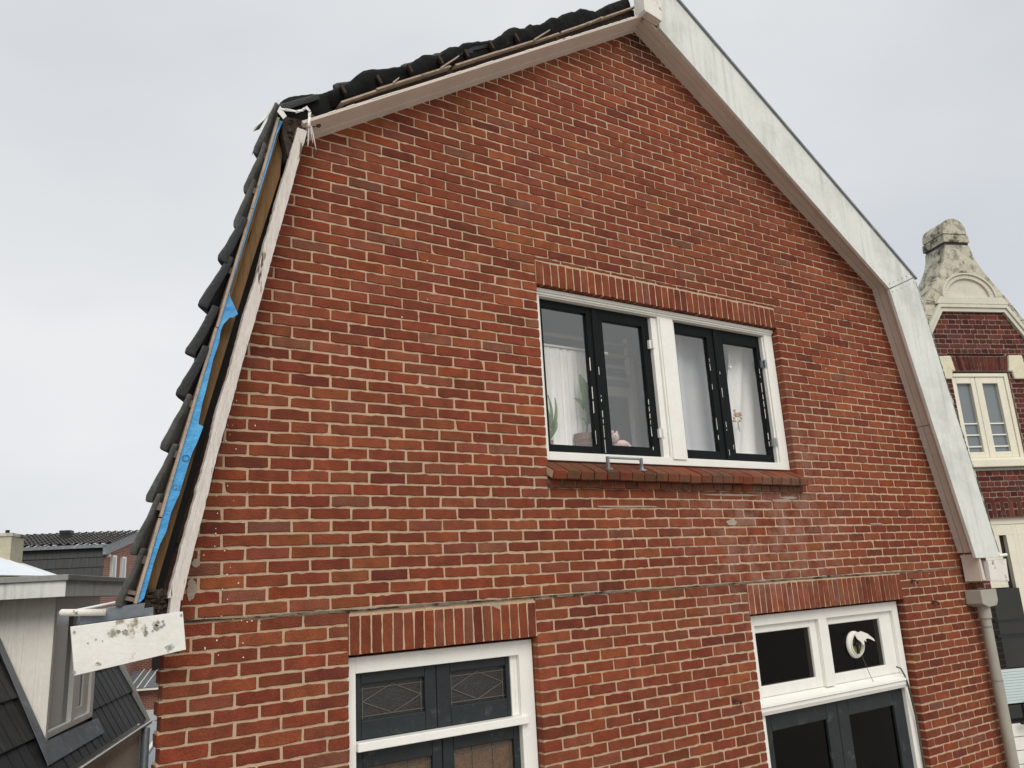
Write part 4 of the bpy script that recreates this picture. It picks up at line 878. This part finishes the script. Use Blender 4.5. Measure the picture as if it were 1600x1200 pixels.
# downpipe
DP = root('downpipe', 'grey plastic downpipe with hopper running down the right end of the brick gable', 'downpipe', (7.66, -.075, -5.6))
b = MB(); b.tube([(7.665, -.075, -.45), (7.665, -.075, -.55)], .055, 20); b.tube([(7.665, -.075, -.548), (7.665, -.075, -1.08)], .0445, 20); b.tube([(7.665, -.075, -1.075), (7.665, -.075, -5.6)], .047, 20); b.build('pipe', M['grey_pvc'], DP, smooth=False)
b = MB(); b.prism([(7.53, -.30), (7.80, -.30), (7.80, -.40), (7.765, -.445), (7.62, -.452), (7.53, -.42)], -.15, 0.0); b.build('hopper', M['grey_pvc'], DP, bevel=.006)
for z in (-.62, -1.08):
    b = MB(); b.tube([(7.665, -.075, z), (7.665, -.075, z - .006)], .049, 20); b.build('pipe_collar', M['zinc'], DP)

# ------------------------------------------------------------------ neighbour on the left with the dormer
DH = root('dormer_house', 'house at the left with a dark tiled slope and a cream boarded dormer', 'house', N3(-1.5, 4, -5.6))
K = -0.498                                        # du/dz of the tiled slope
def SU(z, c0=-0.906, z1=-1.028): return c0 + K * (z - z1)
rf = MB(); ztop = 1.0
zE = -1.31; up = Vector(N3(SU(ztop) - SU(zE), 0, ztop - zE)); ZL = up.length; nrm = Vector(N3(-1, 0, K)).normalized() * -1
A_ = Vector(N3(0, 1, 0))
def rtile(v0, v1, z0, z1):
    O = Vector(N3(SU(z0), v0, z0)); tiled(rf, O, A_, up, nrm, v1 - v0, ZL * (z1 - z0) / (ztop - zE), 0.20, 0.33, 0.004, 0.026, flat=True, per=16, jitter=.002)
rtile(-0.5, 3.80, zE, 1.0 - .75); rtile(3.80, 5.12, zE, -1.13); rtile(5.12, 6.76, zE, -0.05)
rb = MB(); rb.add([N3(SU(z) - .02, v, z - .01) for (v, z) in ((-.5, zE), (3.9, zE), (3.9, .2), (-.5, .2))] + [N3(SU(z) - .02, v, z - .01) for (v, z) in ((3.9, zE), (6.76, zE), (6.76, -.05), (3.9, -.05))], [(0, 1, 2, 3), (4, 5, 6, 7)])
rb.add([N3(SU(.2), -.5, .2), N3(SU(.2), 6.76, .0), N3(-4.5, 6.76, .0), N3(-4.5, -.5, .2)], [(0, 1, 2, 3)])
RFO = rf.build('roof', M['tile_flat'], DH, fixn=False); rb.build('roof_deck', M['tile_flat'], RFO)
# cheek (facing the camera) and front (facing the brick house)
cu, cv_ = -0.887, 3.825
ck = MB(); ck.add([N3(*p) for p in ((-0.887, cv_, -1.07), (-0.887, cv_, 0.20), (-2.6, cv_, 0.20), (-2.6, cv_, 0.20), (SU(0.2) - .02, cv_, .2))][:3] + [N3(SU(-0.3) - .6, cv_, -0.3)], [(0, 1, 2, 3)])
nb_ = 12
ck = MB()
for k in range(16):
    a, b_ = cu - 0.001 - k * 0.112, cu - 0.001 - (k + 1) * 0.112 + .006
    za = lambda u: (u + 0.906) / K - 1.028 - .06
    if za(b_) > .10: break
    ck.add([N3(a, cv_, za(a)), N3(b_, cv_, za(b_)), N3(b_, cv_, 0.15), N3(a, cv_, 0.15), N3(a, cv_ + .012, za(a)), N3(b_, cv_ + .012, za(b_)), N3(b_, cv_ + .012, .15), N3(a, cv_ + .012, .15)],
           [(0, 1, 2, 3), (4, 5, 6, 7), (0, 3, 7, 4), (1, 2, 6, 5)])
ck.add([N3(cu - .002, cv_ + .008, -1.1), N3(cu - .62, cv_ + .008, .15), N3(cu - .002, cv_ + .008, .15)], [(0, 1, 2)])
ck.box(cu - 2.3, cu - .5, cv_ + .014, cv_ + .05, -.5, .15, N3)
ck.build('dormer_cheek', M['boarding'], DH)
cp_ = MB(); cp_.box(cu - .05, cu + .006, cv_ - .012, cv_ + .045, -1.06, .13, N3); cp_.build('corner_board', M['boarding'], DH, bevel=.003)
ff = MB()
VF0, VF1 = 3.86, 5.13
ff.box(cu - .06, cu, VF0, VF1, -1.04, -0.985, N3); ff.box(cu - .06, cu, VF0, VF1, -.03, 0.13, N3); ff.box(cu - .06, cu, VF1 - .10, VF1, -.985, -.03, N3); ff.box(cu - .06, cu, 4.47, 4.56, -.985, -.03, N3)
WN = ff.build('window', M['window_white'], DH, bevel=.004)
ff = MB(); ff.box(cu - .055, cu - .025, 4.56, 4.63, -.985, -.03, N3); ff.box(cu - .055, cu - .025, 4.86, 5.03, -.985, -.03, N3); ff.box(cu - .055, cu - .025, 4.63, 4.86, -.985, -.90, N3); ff.box(cu - .055, cu - .025, 4.63, 4.86, -.10, -.03, N3); ff.build('sash', M['window_white'], WN, bevel=.004)
ff = MB(); ff.box(cu - .045, cu - .04, VF0, VF1 - .1, -.985, -.03, N3); ff.build('pane', mat('dormer_glass', srgb(84, 92, 94), 0.06, .25, 1.2, bump=0.02, spec=1.0), WN)
fs_ = MB(); fs_.box(-3.2, cu + .15, cv_ - .15 - .12, VF1 + .25, .085, .225, N3); fs_.build('dormer_fascia', M['coping_light'], DH, bevel=.003)
fs_ = MB(); fs_.box(-3.22, cu + .17, cv_ - .29, VF1 + .27, .215, .262, N3); fs_.build('dormer_coping', M['concrete'], DH, bevel=.004)
fl_ = MB(); fl_.add([N3(SU(z) + .035, v, z) for (v, z) in ((3.62, -1.20), (5.20, -1.20), (5.20, -1.06), (3.78, -1.04))] , [(0, 1, 2, 3)])
fl_.add([N3(SU(z) + .035, v, z) for (v, z) in ((3.62, -1.20), (3.78, -1.04), (3.78, -.2), (3.68, -.2))], [(0, 1, 2, 3)])
o = fl_.build('lead_flashing', M['lead_sheet'], DH); o.modifiers.new('t', 'SOLIDIFY').thickness = .006
vg = MB(); vg.add([N3(SU(z) + e, v, z) for z in (zE - .05, .0) for (e, v) in ((-.06, 6.74), (.05, 6.74), (.05, 6.82), (-.06, 6.82))], [(0, 1, 5, 4), (1, 2, 6, 5), (2, 3, 7, 6), (0, 3, 7, 4), (0, 1, 2, 3)])
vg.build('verge_trim', M['concrete'], DH)
gt = MB(); gt.tube([N3(SU(zE) + .06, -.4, zE - .035), N3(SU(zE) + .06, 6.8, zE - .035)], .02, 10); gt.build('gutter', M['black'], DH); gt = MB(); gt.tube([N3(SU(zE) + .085, -.4, zE - .012), N3(SU(zE) + .085, 6.8, zE - .012)], .009, 8); gt.build('gutter_bead', M['window_white'], DH)
wl_ = MB(); wl_.box(-4.4, SU(zE) + .03, -.4, 6.7, -5.6, zE - .04, N3); wl_.build('wall', M['stained'], DH)
for v in (5.05, 6.40):
    w_ = MB(); w_.box(SU(zE) + .03, SU(zE) + .036, v, v + .012, -5.6, zE - .03, N3); w_.build('wall_joint', M['concrete'], DH)
dp = MB(); dp.tube([N3(SU(zE) + .09, 6.45, zE - .05), N3(SU(zE) + .09, 6.45, -5.6)], .045, 12); dp.build('downpipe', M['zinc'], DH, smooth=True)

# far dark-roofed house with brick gable
FH = root('mansard_house', 'distant house with black mansard roof and brick gable behind the flat dormer', 'house', N3(-9, 33, -5.6))
uG = -7.85; kink = (31.4, 2.32); rdg = (35.9, 3.10); foot = (30.75, -1.6); kb_ = (40.4, 2.32); fb = (41.0, -1.6)
w_ = MB(); pts = [foot, kink, rdg, kb_, fb, (41.0, -5.6), (30.75, -5.6)]
w_.add([N3(uG, v, z) for v, z in pts] + [N3(uG - 7, v, z) for v, z in pts], [tuple(range(7)), tuple(range(7, 14))[::-1], (6, 0, 7, 13), (4, 5, 12, 11)]); w_.build('gable_wall', M['brick_far'], FH)
r1_ = MB(); tiled(r1_, N3(uG + .1 - 9, foot[0] - .05, foot[1]), N3(1, 0, 0), N3(0, kink[0] - foot[0], kink[1] - foot[1]), N3(0, -3.9, .65), 9.0, 3.9, .30, .40, .004, .035, flat=True, per=6, jitter=.004); r1_.build('lower_roof', M['tile_black'], FH, fixn=False)
r1_ = MB(); tiled(r1_, N3(uG + .25 - 9, kink[0] - .2, kink[1] + .0), N3(1, 0, 0), N3(0, rdg[0] - kink[0], rdg[1] - kink[1]), N3(0, -.17, 1), 9.1, 4.75, .30, .36, .10, .06, per=6); tiled(r1_, N3(uG + .25 - 9, kb_[0] + .2, kb_[1]), N3(1, 0, 0), N3(0, -4.7, .78), N3(0, .17, 1), 9.1, 4.6, .30, .36, .06, .05, per=4); r1_.build('upper_roof', M['tile_grey'], FH, fixn=False)
b = MB(); b.box(uG - 9, uG + .2, kink[0] - .30, kink[0] - .12, kink[1] - .10, kink[1] + .03, N3); b.build('eaves_gutter', M['zinc'], FH)
vg = MB()
def vb(a, b_, h0, h1, m=None): vg.add([N3(uG + e, v, z) for e in (.05, .22) for (v, z) in ((a[0], a[1]), (b_[0], b_[1]), (b_[0], b_[1] - h1), (a[0], a[1] - h0))], [(0, 1, 2, 3), (4, 5, 6, 7), (0, 1, 5, 4), (2, 3, 7, 6), (0, 3, 7, 4), (1, 2, 6, 5)])
vb((kink[0] - .3, kink[1] - .0), (rdg[0], rdg[1] + .05), .38, .38); vb((rdg[0], rdg[1] + .05), (kb_[0] + .3, kb_[1]), .38, .38); vg.build('bargeboard', M['zinc'], FH)
for (v, z0_, z1_) in ((32.45, .60, 1.98), (34.0, .40, 1.98)):
    b = MB(); b.box(uG, uG + .10, v, v + .62, z0_, z1_, N3); wj = b.build('window', M['window_white'], FH); b = MB(); b.box(uG + .1, uG + .105, v + .08, v + .42, z0_ + .08, z1_ - .08, N3); b.build('pane', M['glass_grey'], wj)
b = MB(); b.box(-10.1, -9.75, 33.4, 33.8, 2.4, 3.12, N3); b.box(-10.14, -9.71, 33.36, 33.84, 3.0, 3.14, N3); b.build('roof_vent', M['black'], FH)
b = MB(); b.blob(N3(uG + .1, 31.8, 1.93), (.09, .09, .07), 2, .1); b.build('wall_lamp', M['window_white'], FH)

# chimney, canvas awning
CH = root('chimney_stack', 'algae-streaked plaster chimney at the far left edge above the flat dormer', 'chimney', N3(-3.7, 10.2, -0.2))
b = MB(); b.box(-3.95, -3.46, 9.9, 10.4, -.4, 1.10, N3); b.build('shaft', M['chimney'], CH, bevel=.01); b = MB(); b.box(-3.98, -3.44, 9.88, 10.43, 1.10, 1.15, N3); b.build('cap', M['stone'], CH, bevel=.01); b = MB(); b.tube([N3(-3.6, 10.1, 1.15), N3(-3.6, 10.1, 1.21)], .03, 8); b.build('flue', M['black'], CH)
AW = root('parasol', 'white canvas parasol roof peeking over the flat dormer at the left edge', 'parasol', N3(-3.5, 9.6, -5.6))
b = MB(); tp = N3(-3.75, 10.0, .86); rim = [N3(-2.86, 9.7, .475), N3(-3.1, 8.3, .475), N3(-4.6, 8.3, .50), N3(-5.2, 9.8, .50), N3(-4.6, 11.3, .5), N3(-3.1, 11.3, .49)]
b.add([tp] + rim, [(0, 1 + i, 1 + (i + 1) % 6) for i in range(6)]); o = b.build('canopy', M['awning'], AW); o.modifiers.new('t', 'SOLIDIFY').thickness = .01
b = MB()
for q in rim: b.tube([tp, (q[0], q[1], q[2] - .012)], .012, 6)
b.tube([N3(-2.86, 9.7, .475), N3(-2.55, 9.7, .36)], .02, 8); b.build('rib', M['window_white'], AW); b = MB(); b.tube([N3(-3.75, 10, .85), N3(-3.75, 10, -5.6)], .03, 10); b.build('pole', M['black'], AW)

# low buildings between dormer house and brick gable
LH = root('garden_house', 'low brick building with glazed lean-to seen below the tilted white board', 'house', N3(-7, 38, -5.6))
b = MB(); b.box(-9.5, -5.0, 36.1, 40, -5.6, -3.66, N3); b.box(-9.5, -5.5, 37.5, 42, -3.7, -2.4, N3); b.build('wall', M['brick_far_front'], LH)
b = MB(); b.box(-9.6, -4.9, 35.7, 37.5, -3.70, -3.62, N3); b.build('eaves', M['window_white'], LH)
b = MB(); b.add([N3(*p) for p in ((-9.6, 35.75, -3.60), (-4.9, 35.75, -3.60), (-4.9, 37.6, -2.95), (-9.6, 37.6, -2.95))], [(0, 1, 2, 3)]); b.build('lean_to_roof', M['zinc'], LH)
b = MB()
for u in (-7.6, -7.3, -7.0): b.tube([N3(u, 35.75, -3.58), N3(u + .2, 37.6, -2.92)], .022, 6)
b.build('glazing_bar', M['window_white'], LH)
b = MB(); b.box(-7.05, -6.2, 37.3, 37.49, -2.9, -2.35, N3); wj = b.build('window', M['black'], LH); b = MB(); b.box(-6.68, -6.55, 37.25, 37.3, -2.9, -2.35, N3); b.build('frame', M['window_white'], wj)
SH = root('garden_shed', 'pale grey boarded shed with flat dark roof at the left foot of the gable', 'shed', N3(-2.2, 12.5, -5.6))
b = MB(); b.box(-4.6, -2.0, 11.2, 15.5, -5.6, -2.32, N3)
for k in range(26): b.box(-2.0, -1.985, 11.2 + k * .165, 11.2 + k * .165 + .15, -5.6, -2.34, N3)
b.build('wall', M['shed'], SH); b = MB(); b.box(-4.7, -1.95, 11.1, 15.6, -2.34, -2.29, N3); b.build('fascia', M['window_white'], SH); b = MB(); b.box(-4.6, -2.05, 11.2, 15.5, -2.29, -2.20, N3); b.build('roof', M['concrete'], SH)
GH = root('glass_lean_to', 'white framed glass lean-to beside the shed at the left foot of the gable', 'lean-to', N3(-1.6, 10.2, -5.6))
b = MB(); b.box(-1.88, -.9, 9.6, 12.0, -5.6, -2.55, N3); b.build('side', M['shed'], GH)
b = MB(); b.add([N3(*p) for p in ((-1.9, 9.5, -2.52), (-.8, 9.5, -2.60), (-.8, 12.4, -2.05), (-1.9, 12.4, -2.05))], [(0, 1, 2, 3)]); b.build('glazing', M['glass_grey'], GH)
b = MB()
for u in (-1.9, -1.55, -1.2): b.tube([N3(u, 9.5, -2.50), N3(u, 12.4, -2.02)], .03, 6)
b.box(-1.92, -.8, 9.45, 9.52, -2.75, -2.5, N3); b.build('glazing_bar', M['window_white'], GH)

# ------------------------------------------------------------------ ornate house on the right
OH = root('ornate_house', 'old brick house at the right with a mossy plaster bell gable', 'house', N3(10.2, 6, -5.6))
CB = 5.349; uc = 10.165
def NPr(mb, poly, v0, v1): return mb.prism([(u, z) for u, z in poly], v0, v1, N3)
def curve(pts, n=6):
    out = []
    for i in range(len(pts) - 1):
        p0 = pts[max(i - 1, 0)]; p1 = pts[i]; p2 = pts[i + 1]; p3 = pts[min(i + 2, len(pts) - 1)]
        for k in range(n):
            t = k / n; out.append(tuple(.5 * ((2 * p1[a]) + (-p0[a] + p2[a]) * t + (2 * p0[a] - 5 * p1[a] + 4 * p2[a] - p3[a]) * t * t + (-p0[a] + 3 * p1[a] - 3 * p2[a] + p3[a]) * t ** 3) for a in (0, 1)))
    return out + [pts[-1]]
flare = curve([(.205, 4.36), (.225, 4.25), (.27, 4.12), (.36, 3.96), (.50, 3.76), (.68, 3.52), (.88, 3.22), (1.60, 2.15)])
inner = [(uc - .53, 3.44), (uc + .59, 3.44), (uc + 1.45, 2.15), (uc + 1.60, 2.15)]
# stone: neck panel over the arch, built as strips left and right of the brick field
top_panel = [(uc - x, z) for x, z in flare if z > 3.44][::-1] + [(uc + x, z) for x, z in flare if z > 3.44]
lo = [(uc - .745, 3.44), ]
sp = MB()
fl_l = [(uc - x, z) for x, z in flare]; fl_r = [(uc + x, z) for x, z in flare]
zs = [z for _, z in flare]
for i in range(len(flare) - 1):
    (xa, za_), (xb, zb_) = flare[i], flare[i + 1]
    if za_ > 3.44:
        sp.prism([(uc - xa, za_), (uc + xa, za_), (uc + xb, max(zb_, 3.44)), (uc - xb, max(zb_, 3.44))], CB, CB + .40, N3)
def inn(z): return max(0, .535 + (3.44 - z) * .70)
for sgn in (-1, 1):
    for i in range(len(flare) - 1):
        (xa, za_), (xb, zb_) = flare[i], flare[i + 1]
        if za_ <= 3.52:
            zt_ = min(za_, 3.44)
            sp.prism([(uc + .01 + sgn * inn(zt_), zt_), (uc + sgn * xa, zt_), (uc + sgn * xb, zb_), (uc + .01 + sgn * inn(zb_), zb_)], CB, CB + .40, N3)
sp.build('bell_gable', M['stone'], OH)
cp = MB(); th = [math.pi * i / 18 for i in range(19)]
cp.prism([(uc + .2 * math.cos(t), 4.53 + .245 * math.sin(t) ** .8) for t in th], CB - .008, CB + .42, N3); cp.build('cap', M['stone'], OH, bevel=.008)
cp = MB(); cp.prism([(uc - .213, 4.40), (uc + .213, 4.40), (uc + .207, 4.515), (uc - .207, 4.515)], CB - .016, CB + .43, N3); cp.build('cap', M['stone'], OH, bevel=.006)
cp = MB(); cp.prism([(uc - .195, 4.35), (uc + .195, 4.35), (uc + .195, 4.54), (uc - .195, 4.54)], CB + .004, CB + .395, N3); cp.build('cap', M['black'], OH)
# raised front panel round the sunk arch
ar = MB(); n = 22
def arc(r, z0=3.555): return [(uc + .0 + r * math.cos(math.pi * i / n), z0 + r * .80 * math.sin(math.pi * i / n)) for i in range(n + 1)]
def band(mb, A, B_, y0, y1):
    for i in range(len(A) - 1): mb.prism([A[i], A[i + 1], B_[i + 1], B_[i]], y0, y1, N3)
band(ar, arc(.42), arc(.345), CB - .035, CB + .0); ar.build('arch_moulding', M['stone_clean'], OH, bevel=.004)
ar = MB(); band(ar, arc(.445), arc(.42), CB - .055, CB); ar.build('arch_moulding', M['stone_clean'], OH)
ar = MB(); ar.prism(arc(.345), CB - .006, CB, N3); ar.build('arch_field', M['stone_clean'], OH)
ar = MB(); ar.prism([(uc - .56, 3.445), (uc + .62, 3.445), (uc + .55, 3.552), (uc - .48, 3.552)], CB - .05, CB, N3); ar.build('string_course', M['stone_clean'], OH, bevel=.006)
def kmould(mb, off, w, y0, y1):
    A = [(uc - .53 - 1.0, 3.44 - 1.43), (uc - .53, 3.44), (uc + .59, 3.44), (uc + .59 + 1.0, 3.44 - 1.43)]
    def sh(d): return [(A[0][0] + d * .82, A[0][1] - d * .57), (A[1][0] + d * .53, A[1][1] - d), (A[2][0] - d * .53, A[2][1] - d), (A[3][0] - d * .82, A[3][1] - d * .57)]
    P, Q = sh(off), sh(off + w)
    for i in range(3): mb.prism([P[i], P[i + 1], Q[i + 1], Q[i]], y0, y1, N3)
km = MB(); kmould(km, 0, .045, CB - .05, CB + .05); kmould(km, .047, .055, CB - .03, CB + .05); km.build('coping_moulding', M['stone_clean'], OH)
jl = MB()
for (x, z, a, l_) in ((.86, 3.24, .25, .30), (-.76, 3.30, -.2, .22), (-.62, 3.5, -.15, .14), (-.5, 3.8, .3, .10)): jl.prism([(uc + x - l_ / 2, z - a * l_ / 2), (uc + x + l_ / 2, z + a * l_ / 2), (uc + x + l_ / 2, z + a * l_ / 2 - .006), (uc + x - l_ / 2, z - a * l_ / 2 - .006)], CB - .003, CB, N3)
jl.build('crack', M['rust'], OH)
# brick field, real bricks in a cross bond
ob = MB(); om = MB()
PALO = [(98, 46, 38), (88, 40, 34), (108, 54, 42), (80, 38, 33), (100, 58, 50)]
def obrick(poly, y=CB + .012):
    k = len(ob.v); c = rnd.choice(PALO); f_ = rnd.uniform(.85, 1.12); brick(tmp_, poly, 0, .05, .0016, srgb(c[0] * f_, c[1] * f_, c[2] * f_))
tmp_ = MB(); ch = .0712; z = 3.375; r = 0; WX0, WX1, WZ0, WZ1 = 9.665, 10.585, 1.095, 2.70
def fieldx(z): return (uc - .535 - max(0, (3.40 - z)) * .70 + .06, uc + .59 + max(0, (3.40 - z)) * .70 - .06)
def orow(z, r, xa, xb):
    hdr = r % 2 == 0; w = .110 if hdr else .22; x = xa - (w * (.25 if hdr else .5)); x = math.floor(xa / w) * w + (0 if hdr else .055)
    while x < xb:
        a, b_ = max(x, xa), min(x + w, xb)
        if b_ - a > .03: obrick([(a + .005, z - ch + .006), (b_ - .005, z - ch + .006), (b_ - .005, z - .006), (a + .005, z - .006)])
        x += w
while z > .72:
    xa, xb = fieldx(z); xa, xb = max(xa, 8.9), min(xb, 11.9)
    segs = [(xa, xb)]
    if z - ch < 2.70 and z > 1.10: segs = [(xa, 9.665), (10.60, xb)]
    for a, b_ in segs:
        if b_ > a + .03: orow(z, r, a, b_); om.prism([(a, z - ch), (b_, z - ch), (b_, z), (a, z)], CB + .016, CB + .1, N3)
    z -= ch; r += 1
# two courses of soldiers above the ground-floor front
x = 8.9
om.prism([(8.9, .47), (11.9, .47), (11.9, z), (8.9, z)], CB + .016, CB + .1, N3)
k = 0
while x < 11.9:
    s_ = .11 if k % 2 else .0
    for (a, b_) in ((.475, .475 + .10 + s_), (.475 + .11 + s_, z)):
        obrick([(x + .004, a + .003), (x + .062, a + .003), (x + .062, b_ - .003), (x + .004, b_ - .003)])
    x += .0665; k += 1
# arch over the window
n_a = 17; xa, xb = 9.70, 10.60
om.prism([(xa, 2.48), (xb, 2.48), (10.63, 2.70), (9.69, 2.70)], CB + .016, CB + .1, N3)
for k in range(n_a):
    t0, t1 = k / n_a, (k + 1) / n_a; lx = lambda t: 9.715 + .875 * t; ux = lambda t: 9.665 + .975 * t
    obrick([(lx(t0) + .003, 2.485), (lx(t1) - .003, 2.485), (ux(t1) - .003, 2.695), (ux(t0) + .003, 2.695)])
for i in range(len(tmp_.v)): x_, y_, z_ = tmp_.v[i]; tmp_.v[i] = N3(x_, y_ + CB + .01, z_)
OW = tmp_.build('brick_front', M['brick'], OH, fixn=False); om.build('mortar', mat('dark_mortar', srgb(150, 128, 116), .95, .2, 3, bump=.6), OW)
sb = MB(); sb.box(8.6, 9.66, CB + .02, CB + 9, -5.6, 2.9, N3); sb.box(10.62, 12.2, CB + .02, CB + 9, -5.6, 2.9, N3); sb.box(9.5, 10.7, CB + .20, CB + 9, -5.6, 2.9, N3)
sb.add([N3(*p) for p in ((8.7, CB + .38, 2.1), (uc, CB + .38, 3.7), (12.0, CB + .38, 2.1), (8.7, CB + 9, 2.1), (uc, CB + 9, 3.7), (12.0, CB + 9, 2.1))], [(0, 1, 4, 3), (1, 2, 5, 4)]); sb.build('house_body', brick_tex('old_brick_plain', srgb(98, 46, 38), srgb(84, 38, 33), srgb(140, 120, 108), 0.22, 0.0712, (UX, UY, 0), 0.010), OH)
for pts in ([(9.50, 2.685), (9.69, 2.695), (9.725, 2.475), (9.675, 2.475), (9.650, 2.363), (9.50, 2.363)], [(10.632, 2.705), (10.855, 2.705), (10.875, 2.44), (10.86, 2.36), (10.655, 2.362), (10.64, 2.47), (10.588, 2.475)]):
    b = MB(); NPr(b, pts, CB - .02, CB + .15); b.build('lintel_block', M['stone_block'], OH, bevel=.012)
def nbars(name, rects, v0, v1, m, parent, bevel=.004):
    mb = MB()
    for (u0, u1, z0, z1) in rects: mb.box(u0, u1, v0, v1, z0, z1, N3)
    return mb.build(name, m, parent, bevel=bevel)
NW = nbars('window', [(9.668, 9.695, 1.245, 2.455), (10.53, 10.592, 1.245, 2.455), (9.695, 10.53, 2.405, 2.455), (9.695, 10.53, 1.245, 1.275)], CB + .03, CB + .14, M['cream'], OH)
for (a, b_, g0, g1) in ((9.697, 10.055, 9.755, 9.985), (10.062, 10.528, 10.165, 10.415)):
    nbars('sash', frame_rects(a, b_, 1.277, 2.403, g0 - a, b_ - g1, .09, .08), CB + .045, CB + .13, M['cream'], NW, .006)
    nbars('pane', [(g0 - .01, g1 + .01, 1.34, 2.33)], CB + .09, CB + .095, M['glass_grey'], NW, 0)
    for z in (1.425, 1.585, 1.742): nbars('safety_bar', [(g0 + .001, g1 - .001, z, z + .018)], CB + .07, CB + .088, M['window_white'], NW, .003)
nbars('window_sill', [(9.60, 10.70, 1.14, 1.243)], CB - .05, CB + .15, M['cream'], OH, .01); nbars('window_sill', [(9.60, 10.72, 1.095, 1.137)], CB - .01, CB + .12, M['concrete'], OH, .01)
# ground-floor timber front
FP = nbars('shopfront', [(9.0, 11.9, .385, .468), (9.0, 9.93, -.42, .38), (10.185, 10.25, -2.5, .38), (9.93, 10.185, .245, .38), (10.25, 11.9, .245, .38), (10.075, 10.185, -2.5, .245), (10.25, 10.365, -2.5, .245), (9.93, 9.962, -.42, .245)], CB + .06, CB + .16, M['cream'], OH)
nbars('pane', [(9.96, 10.08, -1.35, .25), (10.36, 11.9, -1.35, .25)], CB + .12, CB + .125, M['glass_dark'], FP, 0)
nbars('blind', [(9.5, 10.10, -1.80 + i * .0333, -1.80 + i * .0333 + .030) for i in range(12)], CB - .02, CB + .02, M['blind'], OH, .002)
nbars('dark_panel', [(9.4, 10.09, -2.02, -1.82)], CB - .01, CB + .04, M['glass_dark'], OH, 0)
nbars('dark_panel', [(9.4, 10.073, -1.39, -.43)], CB + .02, CB + .07, M['glass_dark'], OH, 0)
nbars('white_panel', [(9.4, 10.2, z, z + .145) for z in (-2.18, -2.335, -2.49, -2.645, -2.80)], CB - .02, CB + .03, M['window_white'], OH, .003)
nbars('railing', [(9.705, 9.90, -1.80, -1.775), (9.83, 9.845, -2.3, -1.80), (9.6, 9.9, -2.03, -1.995), (9.6, 10.0, -2.515, -2.49)], CB - .12, CB - .09, M['black'], OH, .002)
nbars('window_rail', [(9.6, 10.07, -.83, -.815), (9.6, 10.07, -1.02, -.99)], CB + .0, CB + .018, M['anthracite'], OH, 0)
print('objects', len(bpy.data.objects))
